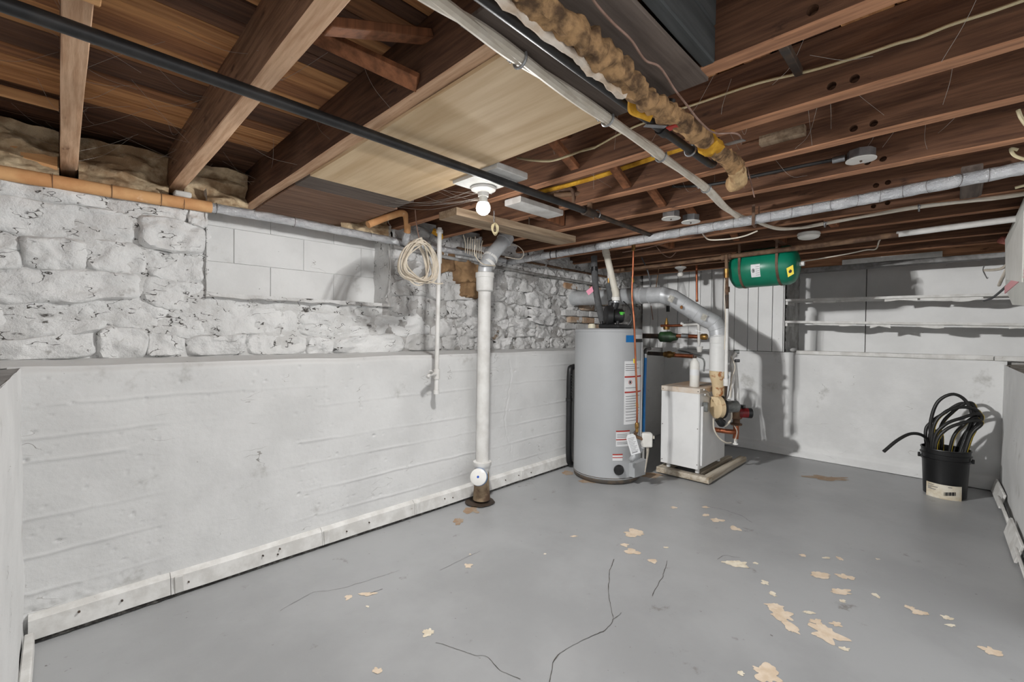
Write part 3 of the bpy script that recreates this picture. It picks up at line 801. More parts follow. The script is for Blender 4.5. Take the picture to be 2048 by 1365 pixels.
# unlit lamp further back
L2 = P(1361, 534, x=4.30)
un = thing('ceiling_lamp', 'white lamp holder with an unlit bulb near the plank wall', 'lamp', L2, 'ceiling lamp holders')
MB().lathe(L2, (0, 0, -1), [(0, .05), (.01, .055), (.02, .04), (.03, .024), (.045, .022), (.046, 0)], 20).build('holder', PORC, un)
MB().lathe(L2+V(0, 0, -.046), (0, 0, -1), [(0, .014), (.02, .026), (.035, .029), (.05, .022), (.057, 0)], 16).build('bulb', BULBOFF, un)
MB().cyl(L2, V(L2.x, L2.y, ZD), .008, n=8).build('stem', IRON, un)

# ---- hanging plank, chain and cord coil
pl = thing('plank', 'short weathered plank slung below the joists beside the bulb', 'plank', (1.93, 1.88, 1.815))
a, b = V(1.44, 1.905, 1.835), V(2.40, 1.855, 1.835)
mb = MB(); n = 12; vs = []; fs = []
for i in range(n+1):
    c = a.lerp(b, i/n)
    for k, (q, r) in enumerate(((-.075, -.02), (.075, -.02), (.075, .02), (-.075, .02))):
        vs.append(c+V(0, q+.003*NZ(i*.7, k), r+.003*NZ(i*.9, k+4)))
for i in range(n):
    for k in range(4): fs.append((i*4+k, i*4+(k+1) % 4, i*4+4+(k+1) % 4, i*4+4+k))
fs += [(3, 2, 1, 0), tuple(range(n*4, n*4+4))]
mb.add(vs, fs).build('board', PLANKW, pl, smooth=30)
for x in (1.66, 2.05):
    MB().cyl((x, 1.88, 1.85), (x, 1.88, ZJ), .004, n=6).build('hanger', IRON, pl)
HK = P(988, 425, y=1.80)
ch = thing('cord_coil', 'small cream cord coil hanging from a chain by the plank', 'cord', (HK.x, HK.y, 1.70))
mb = MB()
for i in range(5):
    z = HK.z-.012*i
    c = V(HK.x, HK.y, z)
    mb.tube([c+V(.004*math.cos(t)*(1 if i % 2 else 0), .004*math.cos(t)*(0 if i % 2 else 1), .009*math.sin(t)) for t in [k*PI/4 for k in range(8)]], .0014, 5, closed=True)
mb.build('chain', CHROME, ch)
mb = MB(); cc = P(990, 456, y=1.80)
for i in range(4):
    mb.tube([cc+V((.018+.002*i)*math.cos(t)*(.75+.1*i), .005*math.sin(t*2+i), (.026+.002*i)*math.sin(t)-.003*i) for t in [k*PI/8 for k in range(16)]], .0028, 6, closed=True)
mb.build('coil', CABLEY, ch)

# ---- white-faced board under the joists right of the bulb
t = beam((1.70, 1.62, ZJ-.034), (2.06, 1.74, ZJ-.001), 0, 6, .002, 5).build('nailer_board', PWHITE)
tag(t, 'white painted board crossing two joists right of the bulb', 'board')

# ---- long black pipe across the left bays
bp = thing('black_pipe', 'long straight black plastic pipe crossing under the joists', 'pipe', (1.2, 1.433, 1.86))
MB().tube([V(-1.0, 1.440, 1.888), V(.4, 1.433, 1.884), V(1.2, 1.434, 1.880), V(2.05, 1.432, 1.878)], .0175, 14, sub=6).build('pipe', BLACKP, bp)
MB().cyl((2.0, 1.432, 1.878), (2.09, 1.432, 1.878), .024, n=16).build('coupling', IRON, bp)
MB().tube([V(2.08, 1.432, 1.878), V(2.75, 1.436, 1.872)], .014, 12).build('iron_pipe', IRON, bp)
mb = MB(); mb.tube([V(2.12, 1.432+.026*math.cos(q), 1.878+.026*math.sin(q)) for q in [k*PI/8 for k in range(-2, 11)]], .003, 5); mb.build('hanger', STEEL, bp)
MB().cyl((2.055, 1.432, 1.878), (2.055, 1.432, 1.96), .014, n=12).build('riser', RUSTIRON, bp)
MB().tube([V(2.055, 1.432, 1.95), V(2.055, 1.432, 1.975), V(2.045, 1.46, 1.985), V(1.95, 1.60, 1.985)], .014, 10, sub=4).build('elbow', RUSTIRON, bp)

# ---- pipe along the left wall: tan wrap, then foil
wp = thing('wall_pipe', 'pipe along the top of the left wall, tan wrapped then foil wrapped', 'pipe', (1.2, 2.77, 1.82))
MB().tube([V(-.5, 2.775, 1.838), V(.1, 2.775, 1.842), V(.56, 2.775, 1.85)], .029, 14, sub=8, lump=.06, lscale=12).build('tan_wrap', TANPIPE, wp)
for x in (-.02, .17, .35, .44): MB().tube([V(x, 2.775+.0305*math.cos(q), 1.843+.0305*math.sin(q)) for q in [k*PI/10 for k in range(20)]], .0012, 4, closed=True).build('wrap_seam', STRAP, wp)
MB().tube([V(.55, 2.775, 1.85), V(.9, 2.772, 1.852), V(1.25, 2.77, 1.846), V(1.6, 2.77, 1.842), V(2.1, 2.77, 1.842), V(2.72, 2.78, 1.842)], .025, 14, sub=14, lump=.16, lscale=30).build('foil_wrap', FOIL, wp)
for x in (.58, .97, 1.45): MB().tube([V(x, 2.773+.028*math.cos(q), 1.849+.028*math.sin(q)) for q in [k*PI/10 for k in range(20)]], .0012, 4, closed=True).build('tie_wire', IRON, wp)
# second grey pipe behind it
w2 = thing('grey_pipe', 'thin dirty grey pipe low behind the foil pipe on the left wall', 'pipe', (2.6, 2.79, 1.77))
MB().tube([V(1.62, 2.76, 1.80), V(2.4, 2.755, 1.775), V(3.3, 2.76, 1.76), V(4.3, 2.77, 1.75)], .014, 10, sub=6).build('pipe', mat('dirty_grey_paint', (150, 149, 147), (104, 100, 96), 12, rough=.6), w2)
MB().tube([V(2.2, 2.78, 1.875), V(3.2, 2.78, 1.865), V(4.4, 2.78, 1.86)], .012, 8, sub=4).build('upper_pipe', RUSTIRON, w2)

# ---- main foil-wrapped heating pipe
mp = thing('foil_pipe', 'long silver foil-wrapped pipe sloping under the joists', 'pipe', (2.78, 1.3, 1.82))
pts = [V(2.78, 2.80, 1.838), V(2.78, 2.1, 1.848), V(2.78, 1.2, 1.862), V(2.78, .47, 1.878), V(2.78, -.2, 1.905), V(2.78, -1.0, 1.93)]
MB().tube(pts, .0275, 16, sub=22, lump=.14, lscale=26).build('foil_wrap', FOIL, mp)
sp = spline(pts, 22)
rr = random.Random(3)
for i in range(4, len(sp)-2, 3):
    c = sp[i]; d = (sp[i+1]-sp[i]).normalized(); u = V(0, 0, 1); w = d.cross(u).normalized()
    tl = rr.uniform(-.012, .02)
    MB().tube([c+(w*math.cos(q)+u*math.sin(q))*.0295+d*tl*math.cos(q) for q in [k*PI/8 for k in range(16)]], .0008, 4, closed=True).build('binding_wire', IRON, mp)
c = P(1510, 440, x=2.78)
MB().bar(c+V(-.03, 0, .08), c+V(-.031, 0, -.035), .016, .002, (1, 0, 0)).build('strap', STRAP, mp)
MB().tube([c+V(-.03, 0, -.03), c+V(0, 0, -.04), c+V(.03, 0, -.02)], .006, 5, sub=3).build('strap_loop', STRAP, mp)
MB().bar(c+V(0, -.02, .075), c+V(0, -.02, .03), .014, .002, (0, 1, 0)).build('strap_end', STRAP, mp)
for y in (2.25, 2.31): MB().tube([V(2.78+.031*math.cos(q), y+.02*math.cos(q), 1.847+.031*math.sin(q)) for q in [k*PI/8 for k in range(16)]], .0035, 5, closed=True).build('black_tie', BLACKPL, mp)

# ---- armoured white cable bundle with clips
bx = thing('cable_bundle', 'thick twisted white cable bundle clipped under the joists', 'cable', (1.6, .8, 1.88))
cp = [(870, 0), (960, 60), (1040, 118), (1130, 180), (1215, 238), (1300, 295), (1330, 318), (1410, 375), (1450, 415), (1483, 436)]
c0 = [P(a, b, z=1.905) for a, b in cp]
c0 = [c0[0]*2-c0[1]]+c0+[V(3.0, .90, 1.93), V(3.3, .83, 1.915)]
c0 += [P(a, b, z=1.915) for a, b in ((1600, 456), (1650, 447), (1740, 431), (1830, 415), (1940, 402), (2048, 388))]+[V(3.26, -.8, 1.915)]
base = spline(c0, 14)
for ph in (0, 1):
    pts = []
    for i, p in enumerate(base):
        d = (base[min(i+1, len(base)-1)]-base[max(i-1, 0)]).normalized()
        u = (V(0, 0, 1)-d*d.z).normalized(); w = d.cross(u)
        q = i*.115+ph*PI
        pts.append(p+(u*math.cos(q)*.7+w*math.sin(q))*(.006 if i < 14*11 else .004))
    MB().tube(pts, lambda t: .0135 if t < .55 else .0085, 8).build('cable', CABLEW, bx)
for (a, b) in ((1040, 118), (1215, 238), (1322, 312), (1412, 376), (1650, 447), (1838, 414)):
    c = P(a, b, z=1.905); d = V(1, 0, 0) if a < 1500 else V(0, 1, 0); w = V(0, 1, 0) if a < 1500 else V(1, 0, 0)
    mb = MB(); mb.tube([c+w*.022*math.cos(q)-V(0, 0, 1)*.022*math.sin(q) for q in [k*PI/8 for k in range(-1, 10)]], .004, 6)
    mb.obox(c+w*.03+V(0, 0, .012), d*.007, w*.012, V(0, 0, .0015)); mb.ball(c+w*.034+V(0, 0, .008), .005, 8, 6)
    mb.build('clip', STEEL, bx)

# ---- second black pipe with tee
b2 = thing('black_pipe', 'thinner black pipe with an elbow beside the wrapped pipe', 'pipe', (1.2, .69, 1.86))
MB().tube([V(-.3, .685, 1.885), V(.6, .688, 1.883), V(1.28, .690, 1.88), V(1.80, .688, 1.88)], .0135, 12, sub=4).build('pipe', BLACKP, b2)
MB().cyl((1.38, .69, 1.88), (1.42, .69, 1.88), .019, n=14).build('tee', BLACKP, b2)
MB().cyl((1.40, .69, 1.88), (1.40, .66, 1.97), .013, n=12).build('tee_branch', BLACKP, b2)
MB().tube([V(1.79, .688, 1.88), V(1.83, .688, 1.885), V(1.845, .686, 1.91), V(1.85, .684, 2.0)], .0125, 10, sub=4).build('elbow', BLACKP, b2)
MB().tube([V(1.62, .69+.019*math.cos(q), 1.88+.019*math.sin(q)) for q in [k*PI/8 for k in range(16)]], .0045, 5, closed=True).build('strap', STEEL, b2)
for s_ in (-1, 1): MB().box((1.605, .69+s_*.03-.014, 1.905), (1.635, .69+s_*.03+.014, 1.909), .001).build('strap_tab', STEEL, b2)
MB().bar((1.30, .70, 1.865), (1.36, .66, 1.868), .02, .002).build('metal_strip', STEEL, b2)

# ---- old lumpy pipe insulation
wr = thing('wrapped_pipe', 'old pipe wrapped in lumpy brown insulation', 'pipe', (1.2, .6, 1.83))
ip = [V(-.2, .60, 1.872), V(.5, .60, 1.868), V(.75, .598, 1.862), V(.95, .60, 1.86), V(1.15, .615, 1.858), V(1.30, .605, 1.862)]
MB().tube(ip, .030, 16, sub=26, lump=.55, lscale=38).build('insulation', WRAPP, wr)
MB().tube([V(-.2, .622, 1.852), V(.55, .624, 1.846), V(.85, .626, 1.84), V(1.05, .632, 1.838)], .012, 8, sub=24, lump=.7, lscale=45).build('white_crust', WCRUST, wr)
MB().tube([V(1.24, .606, 1.86), V(1.40, .598, 1.858), V(1.6, .60, 1.858), V(1.74, .60, 1.858), V(1.86, .603, 1.855)], .028, 16, sub=26, lump=.50, lscale=38).build('insulation', WRAPP, wr)
MB().tube([V(1.13, .64, 1.90), V(1.15, .66, 1.87), V(1.17, .655, 1.845), V(1.20, .625, 1.832)], .014, 8, sub=8, lump=.6, lscale=30).build('yellow_tuft', YWRAP, wr)
MB().tube([V(1.53, .60, 1.86), V(1.57, .60, 1.858), V(1.60, .60, 1.86)], .033, 12, sub=6, lump=.4, lscale=30).build('yellow_tuft', YWRAP, wr)
MB().tube([V(1.82, .603, 1.855), V(1.88, .61, 1.84), V(1.93, .63, 1.83), V(1.955, .655, 1.835)], .033, 14, sub=8, lump=.35, lscale=22).build('elbow', mat('tan_elbow_wrap', (206, 176, 132), (150, 116, 80), 12, rough=.95, bump=.6), wr)
MB().box((1.30, .60, 1.834), (1.325, .63, 1.838)).build('red_tape', REDP, wr)
for (px, py) in ((1330, 188), (1470, 285)):
    c = P(px, py, x=1.60 if px > 1400 else 1.30)
    MB().obox(c, V(.02, 0, .004), V(0, .028, 0), V(0, 0, .0015)).build('hanger_plate', STEEL, wr)

# ---- thin wires and flat cables
def cable(name, label, pts, r, m, n=7, sub=8, cat='cable', flat=1.0):
    o = MB().tube(pts, r, n, sub=sub, flat=flat).build(name, m)
    return tag(o, label, cat)
cable('thin_wire', 'thin brown-pink wire trailing past the wrapped pipe', [P(a, b, z=1.88) for a, b in ((1165, -40), (1190, 5), (1225, 45), (1262, 80), (1290, 120), (1320, 135), (1350, 180))]+
      [P(a, b, z=1.84) for a, b in ((1372, 208), (1400, 243), (1430, 266), (1478, 270))]+[P(a, b, x=2.3) for a, b in ((1484, 300), (1497, 345), (1509, 395))], .0028, WIREB, cat='wire')
cable('flat_cable', 'cream electrical cable stapled along a joist side at upper right', [P(a, b, x=1.628) for a, b in ((1190, 295), (1250, 262), (1300, 241), (1345, 223), (1400, 205), (1510, 168), (1600, 146), (1640, 136), (1720, 112), (1790, 88), (1840, 74), (1900, 50), (1980, 24), (2048, 0), (2120, -25))], .0075, CABLEY, flat=.55)
cable('flat_cable', 'cream cable looping out from behind the plywood panel', [P(a, b, x=1.45) for a, b in ((1035, 316), (1060, 320), (1090, 322), (1110, 320), (1135, 312))]+[P(1160, 303, x=1.62), P(1190, 295, x=1.628)], .0075, CABLEY, flat=.6)
cable('yellow_strip', 'strip of yellow fibreglass caught along a joist', [P(a, b, x=1.985) for a, b in ((1075, 385), (1130, 372), (1200, 352), (1280, 325), (1330, 308), (1385, 290))], .012, YWRAP, 6, 6, 'insulation')
cable('thin_pipe', 'thin grey pipe with an elbow beside the black pipe', [P(a, b, x=2.0) for a, b in ((1090, 388), (1120, 382), (1140, 378))]+[P(1146, 384, x=2.0), P(1148, 410, x=2.03)], .011, RUSTIRON, 8, 4, 'pipe')
cable('white_cable', 'white cable drooping below the foil pipe', [P(a, b, x=3.0) for a, b in ((1402, 463), (1410, 474), (1422, 480), (1460, 478), (1490, 472), (1515, 462))], .0045, CABLEW)
cable('back_cable', 'thin white cable running along the back joists to the tank', [P(a, b, x=4.3) for a, b in ((1600, 524), (1650, 516), (1700, 507), (1733, 500), (1752, 498), (1760, 480), (1775, 473))], .005, CABLEW)
cable('armoured_cable', 'black cable running to the junction box on a joist side', [P(a, b, x=2.42) for a, b in ((1345, 373), (1390, 372), (1430, 368), (1510, 352), (1600, 333), (1665, 320))], .008, BLACKP)
for i, (pp, lab) in enumerate((([(2036, 220), (2042, 235), (2052, 250)], 'short white cable end at the upper right edge'), ([(2060, 322), (2030, 312), (2022, 298), (2036, 300)], 'cream cable loop in the dark bay at the right edge'),
                               ([(2030, 376), (2045, 372), (2060, 368)], 'cream cable under the foil pipe at the right edge'))):
    cable('cable_end', lab, [P(a, b, x=2.35+.35*i) for a, b in pp], .006, CABLEY)
cable('grey_wire', 'grey wire slanting behind the foil pipe', [P(a, b, x=2.95) for a, b in ((1872, 358), (1900, 338), (1928, 322))], .007, SLEEVE, 6, 3)
# back iron pipe above the green tank
bk2 = thing('iron_pipe', 'dark iron pipe turning whitish at right above the green tank', 'pipe', (3.8, .5, 1.84))
MB().tube([V(3.80, 1.30, 1.848), V(3.80, .67, 1.858), V(3.80, .25, 1.872)], .019, 12, sub=6).build('pipe', RUSTIRON, bk2)
MB().tube([V(3.80, .26, 1.872), V(3.80, -.3, 1.885), V(3.80, -1.0, 1.90)], .019, 12, sub=6).build('painted_pipe', WPIPE, bk2)
MB().cyl((3.80, 1.27, 1.848), (3.80, 1.345, 1.845), .026, n=14).build('tee', RUSTIRON, bk2)
MB().tube([V(3.80, 1.33, 1.845), V(3.80, 1.9, 1.835), V(3.80, 2.4, 1.83)], .017, 10, sub=4).build('pipe', RUSTIRON, bk2)
# smoke alarm
sa = P(1617, 474, z=1.905)
sm = thing('smoke_alarm', 'round white smoke alarm under a joist', 'smoke alarm', V(3.64, .716, 1.89))
MB().lathe(V(3.66, .716, ZJ-.002), (0, 0, -1), [(0, .066), (.012, .07), (.014, .068)], 32).build('base', WPLAST, sm)
MB().lathe(V(3.66, .716, ZJ-.018), (0, 0, -1), [(0, .066), (.010, .067), (.020, .060), (.026, .045), (.027, 0)], 32).build('cover', WPLAST, sm)
MB().lathe(V(3.66, .716, ZJ-.013), (0, 0, -1), [(0, .062), (.007, .062)], 24).build('vent_slot', SLEEVE, sm)
# junction boxes
def jbox(c, lab, nrm):
    t = thing('junction_box', lab, 'junction box', c, 'junction boxes on the joists')
    MB().lathe(c, nrm, [(0, .05), (.036, .05), (.037, 0)], 8).build('box', STEEL, t)
    MB().lathe(Vector(c)+Vector(nrm)*.037, nrm, [(0, .054), (.004, .054), (.0045, 0)], 24).build('cover', WPLAST if nrm[2] < -.5 else STEEL, t)
    MB().ball(Vector(c)+Vector(nrm)*.044, .005, 8, 6).build('screw', IRON, t)
    return t
p = P(1722, 300, x=2.40)
t = jbox((2.405, p.y, 1.955+.045), 'round white covered junction box on a joist side at right', (0, 0, -1))
MB().cyl((2.405, p.y+.055, 1.985), (2.405, p.y+.10, 1.985), .014, n=12).build('connector', STEEL, t)
jbox((2.56, 1.20, ZJ+.01), 'left one of two octagonal junction boxes between the joists', (0, 0, -1))
jbox((2.70, 1.14, ZJ+.005), 'right one of two octagonal junction boxes between the joists', (0, 0, -1))

# ---- insulation batts on the wall head
def batt(x0, x1, sd, lab):
    def fn(u, v):
        x = x0+(x1-x0)*u; q = v*1.15
        yb = 2.835+.05*v+.045*FB(x*7, v*4, sd, 4)-.02*math.sin(PI*u)
        return V(x, yb-.02*math.cos(PI*v*2), 1.862+.225*v+.012*NZ(x*8, v*3, sd))
    mb = MB(); mb.grid(fn, 40, 26)
    back = MB()
    o = mb.grid(lambda u, v: fn(1-u, v)+V(0, .10, .0), 10, 8).build('insulation_batt', INSUL, smooth=70, fix=False)
    tag(o, lab, 'insulation', 'insulation batts on the wall head')
batt(-.38, .0, 2.2, 'crumpled brown insulation batt left of the first joist')
batt(.062, .392, 5.1, 'crumpled brown insulation batt with white tufts between the first joists')
batt(.456, .752, 8.7, 'crumpled brown insulation batt behind the second joist')
batt(1.29, 1.63, 9.9, 'small tuft of insulation above the coiled cable')
t = MB().box((.40, 2.74, 1.872), (.47, 2.80, 1.90), .006).build('white_wedge', PWHITE); tag(t, 'small white wedge under the end of the second joist', 'wedge')

# ---- drop elbow pipe
dp = thing('drop_pipe', 'rusty tan pipe bending down to the foil elbow by the coil', 'pipe', (1.64, 2.62, 1.80))
MB().tube([V(1.36, 2.62, 1.88), V(1.50, 2.62, 1.955), V(1.60, 2.62, 2.0), V(1.635, 2.62, 1.985), V(1.645, 2.62, 1.90), V(1.65, 2.64, 1.87)], .022, 12, sub=6, lump=.08, lscale=20).build('pipe', TANPIPE, dp)
MB().tube([V(1.65, 2.63, 1.885), V(1.66, 2.66, 1.845), V(1.70, 2.71, 1.83), V(1.78, 2.74, 1.835)], .027, 12, sub=6, lump=.2, lscale=40).build('foil_elbow', FOIL, dp)
# ---- coil of beige cable
ck = thing('cable_coil', 'coil of beige cable hanging in front of the stone wall', 'cable', (1.50, 2.25, 1.50))
mb = MB(); rc = random.Random(4)
KX, KZ, KY = P(839, 523, y=2.25).x, P(839, 523, y=2.25).z, 2.25
for i in range(14):
    cx, cz = KX+rc.uniform(-.018, .018), KZ+rc.uniform(-.010, .010); rx, rz = rc.uniform(.07, .135), rc.uniform(.10, .13)
    y0 = KY+rc.uniform(-.03, .03); tw = rc.uniform(-.03, .03)
    mb.tube([V(cx+rx*math.cos(q)*(1-.25*math.sin(q)), y0+tw*math.sin(q)+.012*math.cos(q*2), cz+rz*math.sin(q)+.010*math.cos(q*3+i)) for q in [k*PI/14 for k in range(28)]], .0042, 6, closed=True)
mb.build('loops', CORD, ck)
MB().tube([V(KX-.03, KY, KZ+.115), V(KX, KY-.02, KZ+.135), V(KX+.02, KY+.02, KZ+.115)], .005, 6, sub=4).build('tie', CORD, ck)
MB().tube([V(KX, KY, KZ+.12), V(KX-.015, KY+.01, KZ+.21), V(KX-.02, KY+.02, ZJ)], .003, 5, sub=4).build('hook_wire', WIREB, ck)
MB().tube([V(KX+.05, KY, KZ-.11), V(KX+.10, KY-.03, KZ-.125), V(KX+.15, KY-.03, KZ-.12)], .0042, 6, sub=4).build('loose_end', CORD, ck)
fan = MB()
for i in range(8):
    x = 2.10+.022*i
    fan.tube([V(x, 2.56, 1.80-.004*i), V(x-.05, 2.50, 1.85+.01*rc.random()), V(x-.09-.03*rc.random(), 2.44, 1.875+.03*rc.random())], .0035, 5, sub=4)
tag(fan.build('cable_fan', CORD), 'row of beige cables fanning out behind the soil stack elbow', 'cable')
cable('loose_cable', 'thin white cable looping around the stack elbow', [P(a, b, y=2.30) for a, b in ((950, 490), (950, 510), (965, 528), (990, 532))], .004, CORD)
cable('loose_cable', 'thin white cable loop to the right of the stack elbow', [P(a, b, y=2.42) for a, b in ((1018, 490), (1035, 492), (1047, 505), (1040, 518), (1010, 514))], .0032, CORD)

# ---- thin white water pipe with a tap
tp = thing('water_pipe', 'thin white painted pipe with a tap at its foot', 'pipe', (1.75, 2.42, .80))
MB().tube([V(1.765, 2.42, 1.90), V(1.757, 2.42, 1.4), V(1.75, 2.42, .96)], .0145, 12, sub=2).build('pipe', WPIPE, tp)
MB().cyl((1.765, 2.42, 1.865), (1.765, 2.42, 1.885), .022, n=12).build('collar', WPIPE, tp)
MB().cyl((1.75, 2.42, .90), (1.75, 2.42, .965), .021, n=14).build('tee', WPIPE, tp)
MB().cyl((1.75, 2.42, .90), (1.748, 2.42, .80), .0145, .0145, 12).build('stub', WPIPE, tp)
MB().cyl((1.748, 2.42, .80), (1.748, 2.42, .825), .019, n=10).build('stub_end', WPIPE, tp)
t = MB().tube([V(1.75, 2.42, .93), V(1.70, 2.40, .935), V(1.665, 2.385, .93), V(1.65, 2.38, .918)], .013, 10, sub=4).build('tap', WPIPE, tp)
MB().bar((1.70, 2.40, .945), (1.66, 2.36, .962), .018, .006).build('tap_handle', WPIPE, t)
t = MB().tube([V(1.90, 2.60, 1.87), V(1.90, 2.60, 1.70)], .014, 10).build('short_pipe', WPIPE); tag(t, 'short white pipe stub beside the bare brown stone', 'pipe')
t = MB().tube([V(1.80, 2.55, 1.905), V(1.84, 2.53, 1.885), V(1.86, 2.54, 1.86)], .02, 8, sub=5, lump=.5, lscale=30).build('insulation_tuft', YWRAP); tag(t, 'small yellow tuft of insulation by the thin pipe', 'insulation')

# ---- soil stack
ST = V(2.125, 2.37, 0)
sk = thing('soil_stack', 'white cast iron soil stack with a capped cleanout at the floor', 'pipe', ST)
MB().lathe(ST+V(-.008, 0, .27), (.006, 0, 1), [(0, .046), (1.25, .046)], 28).build('pipe', WPIPE, sk)
MB().lathe(ST+V(0, 0, 1.50), (0, 0, 1), [(0, .047), (.01, .060), (.10, .062), (.102, .067), (.135, .067), (.14, .05)], 28).build('hub', WPIPE, sk)
e0 = ST+V(.0, 0, 1.63)
MB().tube([e0, e0+V(.005, 0, .05), e0+V(.05, -.01, .13), e0+V(.13, -.02, .22), e0+V(.17, -.02, .27)], .050, 20, sub=6).build('elbow', GALV, sk)
for q in (.045, .09): MB().lathe(e0+V(.012+.5*(q-.03), -.003, q+.02), (.55, -.08, .8), [(0, .052), (.004, .057), (.02, .057), (.024, .052)], 24).build('elbow_collar', WPIPE, sk)
MB().lathe(e0+V(.165, -.02, .255), (.55, -.06, .75), [(0, .052), (.0, .058), (.05, .058), (.052, .05)], 24).build('upper_hub', GALV, sk)
MB().lathe(ST+V(-.008, 0, .235), (0, 0, 1), [(0, .055), (.02, .058), (.03, .065), (.055, .065), (.058, .048)], 28).build('lower_collar', WPIPE, sk)
MB().lathe(ST+V(-.012, 0, .02), (0, 0, 1), [(0, .062), (.05, .058), (.12, .052), (.22, .052)], 24).build('cleanout_tee', mat('stained_cast_iron', (150, 130, 104), (84, 64, 48), 9, rough=.7, spot=((206, 204, 200), 5, .58, .05)), sk)
ax = V(-.80, -.50, .36).normalized()
c0_ = ST+V(-.02, -.01, .175)
MB().lathe(c0_, ax, [(0, .045), (.06, .046)], 24).build('branch', RUSTIRON, sk)
MB().lathe(c0_+ax*.058, ax, [(0, .058), (.022, .060), (.024, .058)], 32).build('cap_band', BLUEP, sk)
MB().lathe(c0_+ax*.078, ax, [(0, .059), (.018, .058), (.022, .053), (.023, 0)], 32).build('cap', PORC, sk)
MB().lathe(c0_+ax*.1005, ax, [(0, .0085), (.0015, .0085), (.0016, 0)], 14).build('cap_dot', mat('blue_dot', (40, 84, 178), None, rough=.4), sk)
# broken hole in the floor around it
hp = MB(); cz = floor_z(2.13, 2.38)
vs = [V(2.10, 2.37, .0035)]
for k in range(30):
    a = 2*PI*k/30; r = .105+.018*NZ(math.cos(a)*2, math.sin(a)*2, 4)
    vs.append(V(2.10+r*math.cos(a), min(2.47, 2.375+r*math.sin(a)), .0035))
hp.add(vs, [(0, 1+k, 1+(k+1) % 30) for k in range(30)]).build('floor_hole', mat('wet_earth', (70, 58, 48), (46, 38, 32), 14, rough=.6), floor, smooth=0)

# ---- water heater
HC, HR, HT = V(3.315, 2.101, 0), .2834, 1.257
def hit(px, py, c=HC, r=HR):
    d = fw + RT*((px-1024)/F_PX) - UP*((py-682.5)/F_PX)
    ox, oy = -c.x, -c.y
    A = d.x*d.x+d.y*d.y; B = ox*d.x+oy*d.y; Cc = ox*ox+oy*oy-r*r
    D = B*B-A*Cc
    t = (-B-math.sqrt(max(0, D)))/A
    p = CAM+d*t
    return math.degrees(math.atan2(p.y-c.y, p.x-c.x)) % 360, p.z
wh = thing('water_heater', 'tall grey cylindrical water heater with rating labels', 'water heater', HC)
MB().lathe(HC, (0, 0, 1), [(.035, HR-.004), (.04, HR), (HT-.03, HR), (HT-.028, HR+.004), (HT-.012, HR+.004), (HT-.004, HR-.004), (HT, HR-.02), (HT+.002, 0)], 72).build('tank', HEATM, wh)
MB().lathe(HC, (0, 0, 1), [(.0, HR-.015), (.012, HR-.004), (.03, HR-.002), (.036, HR-.006)], 60).build('base_ring', HEATD, wh)
MB().lathe(HC+V(0, 0, .045), (0, 0, 1), [(0, HR+.0005), (.003, HR+.002), (.006, HR+.0005)], 72).build('seam', HEATD, wh)
def lab(x0, x1, y0, y1, m, nm, par, dr=.0008, n=10):
    a0, zt = hit(x0, y0); a1, _ = hit(x1, y0); zb = hit(x0, y1)[1]
    o = MB().patch(HC, HR+dr, a0, a1, zb, zt, n).build(nm, m, par); return o
L1 = lab(1249, 1281, 723, 850, LABELW, 'rating_label', wh)
for (a, b, m) in ((753, 756, REDP), (784, 787, REDP)): lab(1249, 1281, a, b, m, 'label_stripe', L1, .0022)
for q in (729, 733, 737, 741, 776, 793, 798, 803, 808, 813, 818, 824, 830, 836, 842): lab(1251, 1274+4*math.sin(q), q, q+1.0, INK, 'print_line', L1, .0022, 8)
a0, zz = hit(1260, 765)
an = rad(a0); pc = HC+V(math.cos(an)*(HR+.003), math.sin(an)*(HR+.003), zz)
tdir = V(-math.sin(an), math.cos(an), 0)
MB().tube([pc+tdir*.016*math.cos(q)+V(0, 0, .016*math.sin(q)) for q in [k*PI/10 for k in range(20)]], .0016, 5, closed=True).build('warning_ring', REDP, L1)
MB().obox(pc, tdir*.007, V(0, 0, .009), V(math.cos(an), math.sin(an), 0)*.0008).build('warning_mark', INKK, L1)
L2_ = lab(1232, 1259, 863, 894, LABELW, 'warning_label', wh)
for a, b in ((862, 864.5), (879, 881)): lab(1232, 1259, a, b, REDP, 'label_stripe', L2_, .0022)
for q in (869, 872, 875, 885, 888): lab(1234, 1254, q, q+.8, INK, 'print_line', L2_, .0022, 6)
L3_ = lab(1225, 1245, 909, 922, LABELW, 'small_label', wh)
for a, b in ((908.5, 911), (915, 916.5)): lab(1225, 1245, a, b, REDP, 'label_stripe', L3_, .0022)
L4_ = lab(1252, 1270, 671, 685, BLUEP, 'blue_badge', wh); lab(1271, 1284, 670, 678, LABELW, 'badge_text', wh); lab(1271, 1284, 678.5, 685, INKK, 'badge_band', wh)
# burner door, drain knob, gas valve
a0, zz = hit(1272, 935); an = rad(a0); nrm = V(math.cos(an), math.sin(an), 0); tg = V(-math.sin(an), math.cos(an), 0)
pc = HC+nrm*(HR+.018)+V(0, 0, zz)
mb = MB(); mb.prism([pc+tg*a_+V(0, 0, b_)-nrm*.035 for a_, b_ in ((-.085, -.06), (.085, -.07), (.10, .055), (-.085, .05))], nrm*.055)
mb.build('burner_cover', HEATM, wh)
a0, zz = hit(1237, 940); an = rad(a0); n2 = V(math.cos(an), math.sin(an), 0)
MB().lathe(HC+n2*HR+V(0, 0, zz), n2, [(0, .040), (.012, .042), (.02, .036), (.032, .033), (.034, 0)], 28).build('drain_knob', BLACKPL, wh)
gp = P(1293, 880, x=3.17)
t = MB().obox(gp, V(.7, -.71, 0)*.040, V(.71, .7, 0)*.03, V(0, 0, .055), .008).build('gas_valve', WPLAST, wh)
